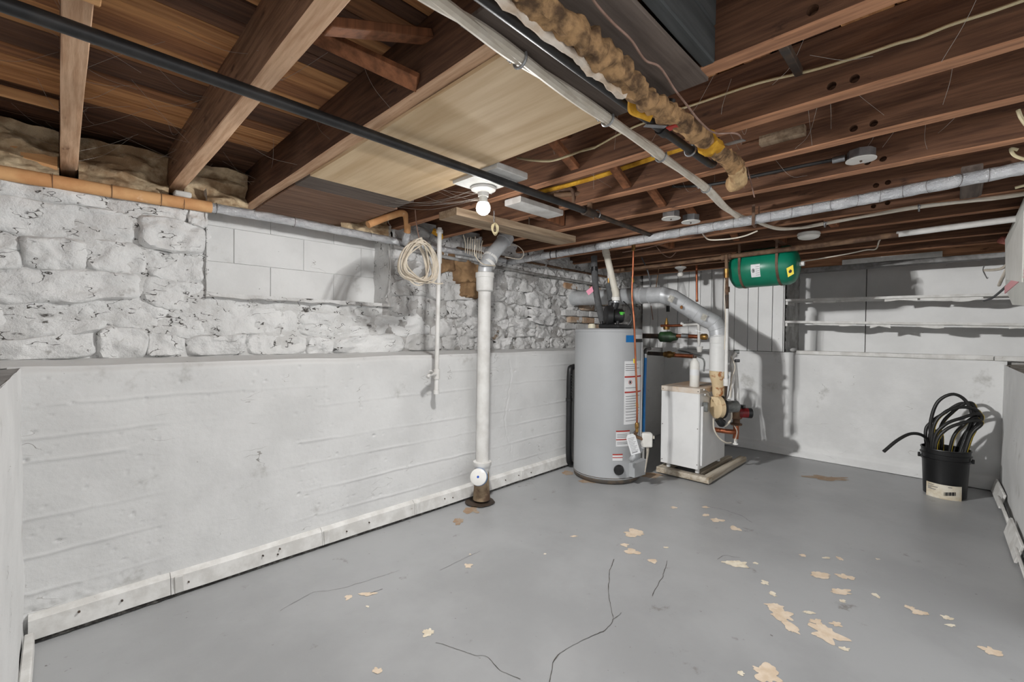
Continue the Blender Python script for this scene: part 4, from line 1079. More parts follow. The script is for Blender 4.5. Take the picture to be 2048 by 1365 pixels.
MB().obox(gp+V(.012, -.012, .02), V(.7, -.71, 0)*.042, V(.71, .7, 0)*.012, V(0, 0, .012), .003).build('valve_band', PVC, t)
MB().cyl(gp+V(.03, -.03, -.01), gp+V(.042, -.042, -.01), .012, n=14).build('valve_dial', INKK, t)
gq = P(1275, 915, x=3.16)
MB().tube([gp+V(-.03, .02, -.05), gq+V(0, 0, .03), gq+V(-.02, .03, -.01), gq+V(.0, .05, -.03)], .022, 12, sub=5).build('gas_elbow', HEATM, wh)
for k in range(3): MB().tube([gp+V(.005*k, -.005*k, -.05), gp+V(.012*k-.01, -.01, -.10), P(1290, 945, x=3.18)], .0028, 5, sub=5).build('thermocouple_wire', CABLEW, wh)
# conduit strip on the right flank
lab(1282, 1284.5, 685, 870, LABELW, 'side_conduit', wh, .004, 4)
# fittings on top
cp_ = P(1184, 651, y=2.20); cp_.z = HT
MB().lathe(V(cp_.x, cp_.y, HT), (0, 0, 1), [(0, .034), (.032, .034), (.034, .026), (.040, .026), (.041, 0)], 24).build('anode_cap', CREAM, wh)
n1 = V(3.235, 2.10, HT)
MB().cyl(n1, n1+V(0, 0, .03), .014, n=12).build('nipple', BRASS, wh)
n2_ = V(3.38, 2.16, HT)
MB().cyl(n2_, n2_+V(0, 0, .03), .014, n=12).build('nipple', BRASS, wh)
# blower on top
BC = V(3.235, 1.985, HT)
bl_ = thing('vent_blower', 'black vent blower unit on top of the water heater', 'blower', BC)
MB().box(BC+V(-.10, -.09, .002), BC+V(.12, .10, .035), .008).build('base', BLACKPL, bl_)
ax = V(.70, -.71, 0)
vc = BC+V(-.04, .02, .105)
MB().lathe(vc-ax*.05, ax, [(0, .03), (.004, .072), (.015, .086), (.055, .088), (.066, .074), (.07, .035), (.071, 0)], 32).build('volute', BLACKPL, bl_)
MB().lathe(vc+ax*.018, ax, [(0, .056), (.01, .058), (.075, .058), (.085, .05), (.09, .02), (.091, 0)], 24).build('motor', BLACKPL, bl_)
MB().box(vc+V(.005, -.105, .005), vc+V(.05, -.06, .03), .003).build('control_window', mat('green_display', (110, 220, 90), (70, 180, 60), 30, rough=.3), bl_)
MB().tube([vc+V(.02, -.01, .05), vc+V(.03, -.02, .085), vc+V(.035, -.025, .12)], .033, 16, sub=4).build('outlet', BLACKPL, bl_)
MB().lathe(vc+V(.035, -.025, .105), (0, 0, 1), [(0, .034), (.004, .039), (.016, .039), (.02, .034)], 20).build('clamp', STEEL, bl_)
MB().tube([vc+V(.06, -.08, .12), vc+V(.10, -.12, .06), vc+V(.11, -.13, -.03), vc+V(.09, -.10, -.09)], .005, 6, sub=6).build('power_cord', BLACKPL, bl_)
MB().tube([vc+V(-.03, .0, .07), vc+V(-.03, .0, .115), vc+V(.0, -.01, .13)], .005, 6, sub=5).build('pressure_hose', BLACKPL, bl_)
for (dx, dy) in ((-.08, -.07), (.1, .08), (-.08, .08)): MB().cyl(BC+V(dx, dy, .03), BC+V(dx, dy, .06), .012, n=10).build('mount_bolt', BLACKPL, bl_)
# PVC vent from the blower up into the joists
o0 = vc+V(.035, -.025, .125)
pv = thing('vent_pipe', 'cream plastic vent pipe slanting up from the blower', 'pipe', o0)
tp_ = P(1212, 505, z=1.90)
el = o0+V(0, 0, .06)
MB().tube([o0, el, el+(tp_-el)*.12], .030, 18, sub=6).build('elbow', PVC, pv)
MB().cyl(el+(tp_-el)*.05, tp_+(tp_-el)*.2, .027, n=20).build('pipe', PVC, pv)
MB().lathe(o0-V(0, 0, .005), (0, 0, 1), [(0, .034), (.035, .034), (.037, .03)], 20).build('coupling', WPLAST, pv)
MB().lathe(tp_-(tp_-el).normalized()*.03, tp_-el, [(0, .031), (.05, .031)], 18).build('coupling', PVC, pv)
# insulated water pipes
s1 = thing('sleeved_pipe', 'thick grey foam-sleeved pipe rising from the heater top', 'pipe', n1+V(0, 0, .03), 'foam-sleeved heater pipes')
MB().tube([n1+V(0, 0, .03), P(1195, 600, x=3.28), P(1190, 560, x=3.30), P(1188, 513, x=3.32)], .028, 16, sub=6).build('sleeve', SLEEVE, s1)
MB().lathe(P(1189, 548, x=3.31), (0, 0, 1), [(0, .0285), (.002, .0305), (.06, .0305), (.062, .0285)], 18).build('tape_band', BLACKPL, s1)
s2 = thing('sleeved_pipe', 'shorter grey foam-sleeved pipe behind the blower with brass valve', 'pipe', n2_+V(0, 0, .03), 'foam-sleeved heater pipes')
e1 = P(1217, 568, x=3.42)
MB().tube([n2_+V(0, 0, .03), n2_+V(-.01, .02, .10), P(1222, 610, x=3.40), e1], .027, 16, sub=6).build('sleeve', SLEEVE, s2)
MB().cyl(e1, e1+V(0, 0, .05), .011, n=10).build('valve', BRASS, s2)
MB().bar(e1+V(.0, -.02, .03), e1+V(.05, -.05, .045), .012, .006).build('valve_handle', CASTG, s2)
MB().cyl(e1+V(0, 0, .05), e1+V(0, 0, .22), .010, n=10).build('pipe', WPIPE, s2)
MB().cyl(e1+V(0, 0, .10), e1+V(0, 0, .13), .014, n=10).build('union', BLACKPL, s2)
# gas line in copper with tags
cpi = thing('copper_line', 'bare copper gas line down the front of the water heater', 'pipe', P(1275, 868, x=3.10))
cpl = [P(1267, 497, x=3.02), P(1266, 540, x=3.02), P(1264, 590, x=3.02), P(1268, 640, x=3.02), P(1271, 720, x=3.04), P(1274, 800, x=3.06), P(1274, 850, x=3.08)]
MB().tube(cpl, .0075, 10, sub=8).build('tube', COPPER, cpi)
for (px, py) in ((1265, 560), (1269, 722), (1274, 810)): MB().tube([P(px, py-4, x=3.025+.0002*(py-560)), P(px+.3, py+5, x=3.025+.0002*(py-560))], .009, 10).build('yellow_tag_band', YELL, cpi)
MB().cyl(cpl[0]-V(0, 0, .02), cpl[0]+V(0, 0, .05), .014, n=12).build('fitting', BRASS, cpi)
b0 = P(1274, 848, x=3.08)
MB().lathe(b0+V(0, 0, .01), (0, 0, -1), [(0, .010), (.01, .016), (.04, .016), (.045, .012), (.07, .013)], 10).build('fitting', BRASS, cpi)
MB().tube([b0-V(0, 0, .055), b0+V(.02, .02, -.10), gp+V(-.02, .0, .0)], .013, 10, sub=4).build('stub', RUSTIRON, cpi)
tg_ = P(1266, 889, x=3.03)
a_ = (RT*.95+UP*.28).normalized(); b_ = (UP*.95-RT*.28).normalized()
t = thing('hang_tag', 'white printed card tag hanging from the copper gas line', 'tag', tg_-V(0, 0, .09))
sx, sy = .036, .078
MB().prism([tg_+a_*x_+b_*y_ for x_, y_ in ((-sx, -sy), (sx, -sy), (sx, sy-.02), (sx-.016, sy), (-sx+.016, sy), (-sx, sy-.02))], fw*.001).build('card', LABELW, t)
for k in range(11):
    y_ = sy-.03-.011*k
    MB().obox(tg_+b_*y_-fw*.0006-a_*(.004*(k % 3)), a_*(.026-.004*(k % 3)), b_*(.0012 if k < 10 else .003), fw*.0005).build('print_line', INK, t)
MB().tube([tg_+b_*(sy-.01), b0+V(0, 0, -.04)], .0015, 5).build('string', IRON, t)
# blue water pipe right of heater, black trunking left of it
bpv = thing('blue_pipe', 'bright blue plastic pipe standing right of the water heater', 'pipe', P(1287, 862, x=3.55))
MB().tube([P(1287, 864, x=3.55), P(1289, 780, x=3.55), P(1291, 716, x=3.55)], .0125, 12, sub=2).build('pipe', BLUEP, bpv)
MB().cyl(P(1291, 716, x=3.55), P(1291, 708, x=3.55), .014, n=10).build('coupling', STEEL, bpv)
MB().tube([P(1291, 709, x=3.55), P(1291, 700, x=3.56), P(1300, 698, x=3.7)], .013, 10, sub=4).build('elbow', BLACKP, bpv)
MB().tube([P(1287, 864, x=3.55), P(1286, 900, x=3.54), V(3.50, 1.86, .05), V(3.50, 1.88, .005)], .0115, 10, sub=3).build('lower_pipe', WPIPE, bpv)
tk = thing('black_trunking', 'tall black plastic trunking standing against the wall left of heater', 'trunking', (3.30, 2.43, 0))
MB().tube([V(3.25, 2.432, .03), V(3.22, 2.436, .10), V(3.22, 2.44, .50), V(3.225, 2.44, .86), V(3.26, 2.44, .905), V(3.32, 2.44, .91)], .026, 12, sub=5).build('duct', BLACKPL, tk)
MB().lathe(V(3.22, 2.44, .60), (0, 0, 1), [(0, .027), (.002, .03), (.03, .03), (.032, .027)], 14).build('collar', BLACKPL, tk)
for k in range(8): MB().tube([V(3.23+.028*math.cos(q), 2.44+.028*math.sin(q), .66+.026*k) for q in [j*PI/6 for j in range(12)]], .0022, 4, closed=True).build('rib', GREYM, tk)

# ---- flue
fl = thing('flue_pipe', 'grey galvanised flue pipe elbowing from the boiler to the wall', 'flue', (3.95, 1.41, .87))
FR = .072
A0, A1 = V(3.732, 2.83, 1.578), V(3.732, 1.93, 1.566)
def flue_seg(p0, p1, r, m, nm='section', bead=True):
    d = (p1-p0); L = d.length
    prof = [(0, r*.99), (.003, r+.002), (L-.012, r+.001), (L-.008, r+.004), (L-.003, r+.004), (L, r*.99)] if bead else [(0, r), (L, r)]
    return MB().lathe(p0, d, prof, 32).build(nm, m, fl)
m_ = A0.lerp(A1, .38); m2_ = A0.lerp(A1, .62)
flue_seg(A0, m_, FR, GALV); flue_seg(m_, m2_, FR, GALV); flue_seg(m2_, A1, FR, GALV)
for q in (.55, .585, .86, .90): MB().lathe(A0.lerp(A1, q), A1-A0, [(0, FR), (.004, FR+.005), (.01, FR+.005), (.014, FR)], 32).build('seam_ring', GALV if q > .6 else IRON, fl)
MB().lathe(A0+V(0, .04, 0), V(0, -1, 0), [(0, .105), (.05, .10), (.075, .085), (.08, FR)], 28).build('thimble', GSTONE, fl)
path = [A1, V(3.735, 1.82, 1.562), V(3.76, 1.735, 1.532), V(3.80, 1.665, 1.478), V(3.86, 1.575, 1.405), V(3.90, 1.515, 1.36), V(3.94, 1.448, 1.318), V(3.95, 1.418, 1.26), V(3.95, 1.41, 1.20)]
for i, (p0, p1) in enumerate(zip(path, path[1:])):
    MB().lathe(p0-(p1-p0)*.08, p1-p0, [(0, FR+.0005*(i % 2)), ((p1-p0).length*1.16, FR+.0008*(i % 2))], 32).build('elbow_gore', GALV, fl)
    MB().ball(p1, FR*.992, 24, 14).build('gore_joint', GALV, fl) if i < len(path)-2 else None
    MB().lathe(p1-(p1-p0).normalized()*.003, (path[min(i+2, len(path)-1)]-p0), [(0, FR+.0005), (.003, FR+.0025), (.006, FR+.0005)], 32).build('gore_bead', GALV, fl)
flue_seg(V(3.95, 1.41, 1.215), V(3.95, 1.41, .905), FR-.001, WFLUE, 'white_section')
MB().lathe(V(3.95, 1.41, 1.14), (0, 0, 1), [(0, FR), (.003, FR+.003), (.006, FR)], 32).build('seam_ring', WFLUE, fl)
for (px, py) in ((1342, 598), (1408, 635)):
    c = P(px, py, x=3.62 if px < 1400 else 3.80)
    MB().obox(c, V(.6, -.6, -.4).normalized()*.022, V(.3, -.3, 1).normalized()*.026, V(.7, .7, 0)*.001).build('foil_sticker', mat('foil_sticker', (196, 194, 186), (160, 156, 146), 30, rough=.5), fl)
c = P(1363, 615, x=3.705)
MB().ball(c, (.012, .012, .016), 12, 8).build('rust_spot', mat('rust_spot', (164, 112, 58), (122, 76, 40), 30, rough=.8), fl)

# ---- boiler on its timber frame
pf = thing('timber_frame', 'low white timber frame lying under the boiler', 'frame', (4.1, 1.6, 0))
beam((3.67, 1.37, .004), (3.74, 1.82, .052), 1, 6, .003, 1).build('timber', PALW, pf)
beam((3.742, 1.37, .004), (4.60, 1.43, .052), 0, 8, .003, 2).build('timber', PALW, pf)
beam((3.742, 1.76, .004), (4.58, 1.82, .052), 0, 8, .003, 3).build('timber', PALW, pf)
beam((3.80, 1.48, .010), (4.55, 1.53, .045), 0, 8, .003, 4).build('timber', PALW, pf)
B0, B1 = V(3.714, 1.470, .088), V(4.310, 1.803, .765)
bo = thing('boiler', 'white enamelled boiler cabinet with a rusty top on a timber frame', 'boiler', (4.01, 1.64, .05))
mb = MB(); mb.box(B0, (B1.x, B1.y, B1.z-.02), .004); mb.build('cabinet', BOILW, bo)
MB().box((B0.x-.003, B0.y-.002, B1.z-.045), (B1.x+.003, B1.y+.002, B1.z), .003).build('top_panel', BOILT, bo)
MB().box((B0.x-.004, B0.y+.006, B0.z+.002), (B0.x-.0005, B1.y-.002, B1.z-.048), .001).build('front_panel', BOILW, bo)
MB().box((B0.x+.025, B0.y-.018, B0.z+.03), (B0.x+.06, B0.y-.0005, B1.z-.15), .003).build('side_flange', BOILW, bo)
for (x, y) in ((B0.x+.05, B0.y+.03), (B0.x+.05, B1.y-.05), (B1.x-.05, B0.y+.04), (B1.x-.05, B1.y-.05)):
    MB().cyl((x, y, .05), (x, y, .09), .018, n=14).build('leg', BOILW, bo)
for (y, z) in ((B0.y+.012, .74), (B0.y+.012, .43), (B0.y+.012, .13), (B1.y-.015, .74), (B1.y-.015, .43), (B1.y-.015, .12)):
    MB().cyl((B0.x-.006, y, z), (B0.x-.002, y, z), .004, n=8).build('screw', IRON, bo)
# inducer
NK = V(3.95, 1.405, 0)
MB().lathe(NK+V(0, 0, .66), (0, 0, 1), [(0, .040), (.03, .043), (.06, .05), (.10, .050), (.14, .056), (.175, .066), (.20, .074), (.245, .074)], 28).build('flue_collar', RUSTW, bo)
MB().lathe(NK+V(0, 0, .845), (0, 0, 1), [(0, .066), (.004, .070), (.065, .0715)], 28).build('collar_sleeve', WFLUE, bo)
MB().lathe(NK+V(-.025, -.072, .86), V(-.3, -1, 0), [(0, .022), (.008, .024), (.010, .010), (.012, 0)], 16).build('pressure_port', STEEL, bo)
IC = V(3.885, 1.415, .60); IA = V(.78, -.62, 0).normalized()
MB().lathe(IC, IA, [(0, .03), (.004, .085), (.012, .095), (.05, .095), (.055, .085)], 32).build('inducer_housing', RUSTW, bo)
MB().prism([NK+V(-.09, -.03, .69), NK+V(-.035, -.03, .69), NK+V(-.035, -.09, .60), NK+V(-.09, -.09, .60)], V(0, .06, 0)).build('housing_neck', RUSTW, bo)
MB().lathe(IC+IA*.056, IA, [(0, .098), (.012, .100), (.016, .07)], 32).build('back_plate', BLACKPL, bo)
MB().lathe(IC+IA*.085+V(0, 0, .005), IA, [(0, .040), (.006, .052), (.12, .050), (.128, .042), (.135, .02), (.136, 0)], 28).build('motor', GREYM, bo)
for k in range(8):
    a = 2*PI*k/8
    MB().ball(IC+IA*.088+V(.62, .78, 0)*.05*math.cos(a)+V(0, 0, .05*math.sin(a)), .008, 8, 6).build('motor_lug', STEEL, bo)
MB().tube([IC+V(-.02, -.04, -.09), IC+V(0, -.06, -.13), IC+V(.03, -.06, -.12)], .03, 12, sub=5).build('burner_manifold', BLACKPL, bo)
MB().box(IC+V(-.12, .01, -.03), IC+V(-.08, .05, .05), .006).build('gas_valve', GREYM, bo)
MB().tube([P(1410, 790, y=1.44), P(1420, 794, y=1.44), P(1418, 786, y=1.44), P(1408, 780, y=1.44)], .006, 6, sub=4).build('valve_lever', STEEL, bo)
# pump and return piping
PC = P(1484, 826, x=4.18)
pu = thing('circulator_pump', 'red and black circulator pump beside the boiler', 'pump', P(1465, 892, x=4.18))
ax = V(.55, -.83, 0).normalized()
MB().lathe(PC-ax*.03, ax, [(0, .050), (.02, .056), (.024, .044)], 24).build('flange', REDM, pu)
MB().lathe(PC-ax*.01, ax, [(0, .042), (.055, .044), (.06, .044)], 24).build('motor', REDM, pu)
MB().lathe(PC+ax*.045, ax, [(0, .0445), (.03, .0445), (.036, .038), (.037, .02), (.036, 0)], 24).build('motor_cap', BLACKPL, pu)
MB().box(PC-ax*.01+V(-.03, -.03, .04), PC-ax*.01+V(.03, .03, .07), .004).build('terminal_box', BLACKPL, pu)
pb = PC-ax*.045
MB().lathe(pb+V(0, 0, -.06), (0, 0, 1), [(0, .03), (.01, .046), (.10, .046), (.12, .03)], 20).build('volute', RUSTIRON, pu)
MB().lathe(pb+V(0, 0, -.11), (0, 0, 1), [(0, .046), (.012, .048), (.02, .03), (.05, .028)], 16).build('lower_flange', RUSTIRON, pu)
MB().tube([pb+V(0, 0, -.10), pb+V(0, 0, -.16)], .024, 14).build('copper_stub', COPPER, pu)
tb = pb+V(0, 0, -.17)
MB().tube([tb+V(0, 0, .03), tb, tb+V(-.01, 0, -.06)], .024, 14, sub=2).build('tee', COPPER, pu)
MB().tube([tb, tb+V(-.06, .03, .005), V(3.98+.08, B0.y, tb.z+.01)], .021, 12, sub=3).build('return_pipe', COPPER, pu)
MB().cyl(tb+V(-.01, 0, -.05), tb+V(-.01, 0, -.10), .013, n=12).build('drain', WPIPE, pu)
MB().lathe(tb+V(-.01, -.0, -.115), (0, 0, 1), [(0, .012), (.006, .022), (.014, .022), (.018, .01)], 10).build('drain_wheel', PORC, pu)
MB().tube([pb+V(0, 0, .06), pb+V(0, .0, .16), pb+V(.0, .01, .30), P(1468, 720, x=4.16)], .02, 12, sub=3).build('riser', WPIPE, pu)
# flexible white conduits around the inducer
def hose(lab, pts, r=.0065, m=CABLEW, nm='white_conduit', par=None):
    o = MB().tube(pts, r, 8, sub=8).build(nm, m, par)
    if par is None: tag(o, lab, 'conduit')
    return o
hose('white flexible conduit looping under the inducer motor', [P(1462, 818, x=4.02), P(1462, 838, x=3.98), P(1450, 853, x=3.95), P(1440, 845, x=3.95), P(1436, 825, x=3.95)], .008)
hose('long white conduit curving down to the drain tap', [P(1427, 832, x=3.92), P(1428, 858, x=3.93), P(1438, 876, x=3.98), P(1452, 886, x=4.05), P(1462, 886, x=4.14)])
hose('thin white conduit curving behind the red pump', [P(1468, 850, x=4.12), P(1474, 864, x=4.12), P(1470, 882, x=4.12)], .005)
hose('dark wire curling over the pump', [P(1470, 800, x=4.08), P(1476, 806, x=4.10), P(1478, 816, x=4.14)], .004, SLEEVE)
fc = thing('flexible_conduit', 'bundle of white flexible conduit hanging right of the flue', 'conduit', P(1460, 800, x=4.08))
MB().tube([P(1471, 706, x=4.12), P(1464, 720, x=4.10), P(1466, 750, x=4.08), P(1462, 780, x=4.06), P(1458, 800, x=4.03)], .017, 10, sub=8, lump=.25, lscale=30).build('conduit', WPIPE, fc)
MB().tube([P(1462, 712, x=4.08), P(1470, 735, x=4.05), P(1463, 760, x=4.05), P(1461, 795, x=4.02)], .004, 6, sub=8).build('wire', CABLEW, fc)
MB().cyl(P(1468, 704, x=4.12), P(1478, 704, x=4.14), .018, n=12).build('box', GREYM, fc)
MB().cyl(P(1470, 722, x=4.12), P(1479, 722, x=4.14), .014, n=12).build('connector', SLEEVE, fc)

# ---- vertical gas pipe in front of the flue
ga = thing('gas_pipe', 'upright pipe with brass valve, white below, dropping to the boiler', 'pipe', P(1453, 790, y=1.30))
g0 = P(1452, 545, y=1.30); g0.z = 1.86
MB().cyl(g0, P(1454, 592, y=1.30), .013, n=12).build('upper_pipe', RUSTIRON, ga)
MB().cyl(P(1453, 538, y=1.30), P(1453, 556, y=1.30), .019, n=12).build('valve', BRASS, ga)
MB().cyl(P(1454, 574, y=1.30), P(1454, 585, y=1.30), .021, n=12).build('union', RUSTIRON, ga)
MB().cyl(P(1454, 590, y=1.30), P(1454, 622, y=1.30), .014, n=12).build('iron_pipe', IRON, ga)
MB().cyl(P(1454, 618, y=1.30), P(1452, 765, y=1.30), .014, n=12).build('white_pipe', WPIPE, ga)
MB().cyl(P(1452, 758, y=1.30), P(1452, 772, y=1.30), .021, n=12).build('coupling', WPIPE, ga)
MB().cyl(P(1452, 772, y=1.30), P(1451, 800, y=1.32), .012, .008, n=12).build('nozzle', IRON, ga)
MB().tube([P(1450, 560, y=1.29), P(1449, 590, y=1.29), P(1451, 640, y=1.29), P(1449, 700, y=1.29)], .004, 6, sub=6).build('side_wire', CABLEW, ga)

# ---- canister on the boiler top
cn = V(3.835, 1.565, B1.z)
ca = thing('canister', 'slim white cylinder bottle with a dark valve on the boiler', 'bottle', cn)
MB().lathe(cn, (0, 0, 1), [(0, .036), (.004, .039), (.19, .039), (.215, .034), (.232, .020), (.245, .017), (.25, .0)], 28).build('bottle', WPLAST, ca)
MB().lathe(cn+V(0, 0, .10), (0, 0, 1), [(0, .0394), (.05, .0394)], 28).build('paper_band', LABELW, ca)
MB().cyl(cn+V(0, 0, .245), cn+V(0, 0, .27), .014, n=12).build('valve', IRON, ca)
MB().bar(cn+V(.03, -.03, .272), cn+V(-.03, .03, .285), .014, .008).build('lever', BLACKPL, ca)
MB().tube([cn+V(.02, -.02, .26), cn+V(.05, -.05, .24), cn+V(.06, -.06, .20), cn+V(.07, -.05, .13)], .007, 8, sub=5).build('discharge_hose', GREYM, ca)

# ---- copper and iron manifold between heater and flue
M1 = thing('supply_pipe', 'copper supply pipe with a green cast air scoop', 'pipe', P(1350, 690, x=4.30))
MB().tube([P(1278, 672, x=4.30), P(1318, 673, x=4.30)], .026, 14).build('iron_pipe', IRON, M1)
MB().lathe(P(1318, 674, x=4.30), (0, -1, 0), [(0, .03), (.02, .052), (.12, .056), (.15, .040), (.19, .034)], 20).build('air_scoop', CASTG, M1)
MB().tube([P(1352, 672, x=4.30), P(1400, 674, x=4.30)], .020, 12).build('copper_pipe', COPPER, M1)
MB().cyl(P(1364, 672, x=4.30), P(1378, 673, x=4.30), .025, n=12).build('union', STEEL, M1)
t = MB().lathe(P(1402, 674, x=4.30), (0, -1, 0), [(0, .024), (.01, .030), (.05, .030), (.06, .022)], 12).build('ball_valve', BRASS, M1)
MB().bar(P(1410, 666, x=4.29), P(1390, 661, x=4.26), .012, .005).build('valve_handle', STEEL, t)
MB().lathe(P(1333, 652, x=4.30)+V(0, 0, -.04), (0, 0, 1), [(0, .03), (.04, .032), (.05, .02), (.07, .018), (.10, .010), (.12, .006), (.121, 0)], 16).build('air_vent', BRASS, M1)
M2 = thing('relief_pipe', 'thin relief pipe turning down into a white funnel', 'pipe', P(1398, 700, x=4.26))
MB().tube([P(1322, 652, x=4.28), P(1345, 652, x=4.28), P(1366, 651, x=4.28)], .014, 10).build('brass_part', COPPER, M2)
MB().tube([P(1362, 651, x=4.28), P(1393, 649, x=4.28), P(1397, 651, x=4.28), P(1398, 690, x=4.28)], .013, 10, sub=3).build('white_part', WPIPE, M2)
MB().lathe(P(1399, 705, x=4.28), (0, 0, 1), [(0, .018), (.055, .032), (.056, .028)], 16).build('funnel', PORC, M2)
MB().bar(P(1364, 646, x=4.27), P(1385, 643, x=4.24), .01, .004).build('lever', STEEL, M2)
MB().ball(P(1364, 648, x=4.28), .017, 10, 8).build('valve_body', WPIPE, M2)
M3 = thing('return_valve_pipe', 'lower copper pipe with a brass ball valve above the boiler', 'pipe', P(1350, 715, x=4.25))
MB().tube([P(1296, 707, x=4.25), P(1330, 709, x=4.25)], .020, 12).build('iron_pipe', IRON, M3)
MB().lathe(P(1328, 709, x=4.25), (0, -1, 0), [(0, .022), (.01, .029), (.035, .029), (.04, .034), (.07, .034), (.08, .026), (.11, .026)], 14).build('ball_valve', BRASS, M3)
MB().bar(P(1346, 702, x=4.23), P(1372, 698, x=4.20), .012, .005).build('valve_handle', STEEL, M3)
MB().tube([P(1350, 711, x=4.25), P(1386, 713, x=4.25)], .020, 12).build('copper_pipe', COPPER, M3)
gb = P(1344, 697, x=5.19)
t = thing('wall_box', 'small grey electrical box on the wall behind the manifold', 'electrical box', gb)
MB().box(gb+V(-.07, -.09, -.07), gb+V(0, .09, .07), .006).build('box', PWHITE, t)
MB().box(gb+V(-.073, -.08, -.06), gb+V(-.069, .08, .06), .001).build('cover', WHITE, t)
hose('grey flexible conduit rising from the wall box', [gb+V(-.03, -.09, -.02), P(1375, 705, x=5.15), P(1385, 708, x=5.1)], .010, GREYM, 'wall_conduit')
cu = thing('copper_riser', 'short copper riser in front of the plank wall', 'pipe', P(1394, 604, x=4.6))
MB().cyl(P(1394, 604, x=4.6), P(1393, 525, x=4.6), .011, n=10).build('pipe', COPPER, cu)
MB().cyl(P(1394, 604, x=4.6), P(1394, 600, x=4.6), .013, n=10).build('cap', COPPER, cu)
for i, (a, b, c_, d_, x_) in enumerate(((1300, 520, 1310, 646, 4.7), (1316, 515, 1308, 655, 4.7), (1284, 520, 1325, 660, 4.75))):
    pass
hose('dark cable hanging beside the copper gas line', [P(1283, 515, x=3.9), P(1296, 545, x=3.9), P(1302, 580, x=3.9)], .006, SLEEVE, 'hanging_cable')
hose('thin rusty rod hanging behind the flue', [P(1320, 520, x=4.3), P(1312, 575, x=4.3)], .005, RUSTIRON, 'hanging_rod')
hose('brown hanging cable behind the flue bend', [P(1302, 612, x=4.4), P(1306, 640, x=4.4)], .005, WIREB, 'hanging_cable')
hose('looping brown wire above the flue', [P(1310, 490, x=3.6), P(1325, 508, x=3.6), P(1340, 515, x=3.6), P(1352, 505, x=3.6)], .003, WIREB, 'looping_wire')
hose('thin wire draped between joists above the heater', [P(1245, 505, x=3.1), P(1275, 500, x=3.1), P(1310, 492, x=3.2), P(1340, 482, x=3.3)], .003, WIREB, 'draped_wire')
t = MB().cyl(P(1336, 624, x=4.45), P(1336, 612, x=4.45), .018, n=12).build('black_connector', BLACKPL); tag(t, 'black cable connector hanging behind the flue', 'connector')
pk = P(1180, 580, x=3.22)
t = MB().prism([P(1172, 583, x=3.24), P(1184, 573, x=3.24), P(1187, 583, x=3.24), P(1177, 591, x=3.24)], V(.002, 0, 0)).build('pink_tag', PINK); tag(t, 'pink paper tag on the grey foam sleeve', 'tag')

# ---- green expansion tank
TC = P(1530, 541, x=3.97); TC.z = 1.752
TY0, TY1, TR = 1.325, .83, .152
et = thing('expansion_tank', 'green enamelled expansion tank strapped under the joists', 'tank', V(3.97, 1.08, TC.z-TR))
tl = TY0-TY1
MB().lathe(V(3.97, TY0, TC.z), (0, -1, .02), [(0, 0), (.004, .07), (.016, .115), (.034, .140), (.055, .1495), (.06, TR), (tl-.07, TR), (tl-.066, .1495), (tl-.04, .138), (tl-.018, .108), (tl-.004, .06), (tl, 0)], 48).build('shell', TANKG, et)
for q in (.10, tl-.13):
    MB().lathe(V(3.97, TY0-q, TC.z+.02*q), (0, -1, .02), [(0, TR+.0005), (.0, TR+.003), (.018, TR+.003), (.018, TR+.0005)], 48).build('strap', STRAP, et)
    for sx in (-1, 1): MB().bar((3.97+sx*(TR+.002), TY0-q-.009, TC.z), (3.97+sx*(TR+.002), TY0-q-.009, ZJ+.06), .018, .002, (1, 0, 0)).build('strap_end', STRAP, et)
MB().cyl((3.97, TY0+.0, TC.z), (3.97, TY0+.03, TC.z), .012, n=12).build('nipple', STEEL, et)
MB().cyl((3.97, TY1-.03, TC.z+.01), (3.97, TY1+.01, TC.z+.01), .018, n=12).build('end_boss', WPIPE, et)
def tankpatch(y0, y1, a0, a1, m, nm, par, dr=.0012, n=8):
    vs = []; fs = []
    for k in range(n+1):
        a = rad(a0+(a1-a0)*k/n)
        for y in (y0, y1):
            for q in (TR+dr, TR+dr+.001): vs.append(V(3.97-q*math.cos(a), y, TC.z+.02*(TY0-y)+q*math.sin(a)))
    for k in range(n):
        a, b = 4*k, 4*k+4
        fs += [(a+1, b+1, b+3, a+3), (a, a+2, b+2, b), (a, b, b+1, a+1), (a+2, a+3, b+3, b+2)]
    fs += [(0, 1, 3, 2), (4*n, 4*n+2, 4*n+3, 4*n+1)]
    return MB().add(vs, fs).build(nm, m, par)
lb_ = tankpatch(1.13, 1.065, -34, 4, LABELW, 'label', et)
yc, ac = 1.112, rad(-14)
def tk(y, a, dr=.0032): return V(3.97-(TR+dr)*math.cos(a), y, TC.z+.02*(TY0-y)+(TR+dr)*math.sin(a))
MB().tube([tk(yc-.008*math.cos(q), ac+.10*math.sin(q)) for q in [k*PI/10 for k in range(20)]], .0016, 5, closed=True).build('oval_mark', INKK, lb_)
MB().obox(tk(yc, ac), V(0, .003, 0), V(math.sin(ac), 0, math.cos(ac))*.009, V(.0005, 0, 0)).build('oval_bar', INKK, lb_)
for k in range(5): tankpatch(1.096, 1.070, -28+6*k, -27+6*k, INK, 'print_line', lb_, .0024, 2)
sc_ = [P(1573, 541, x=3.83), P(1571, 545, x=3.83)]
yl = thing('warning_sticker', 'yellow warning sticker on the end of the green tank', 'sticker', P(1582, 552, x=3.86))
q0 = [P(a, b, x=3.828) for a, b in ((1573, 537), (1586, 530), (1588, 548), (1576, 555))]
MB().prism(q0, V(.002, .001, 0)).build('sticker', YELL, yl)
MB().prism([P(a, b, x=3.826) for a, b in ((1577, 544), (1580, 539), (1584, 541), (1583, 545), (1579, 547))], V(.0015, 0, 0)).build('symbol', INKK, yl)

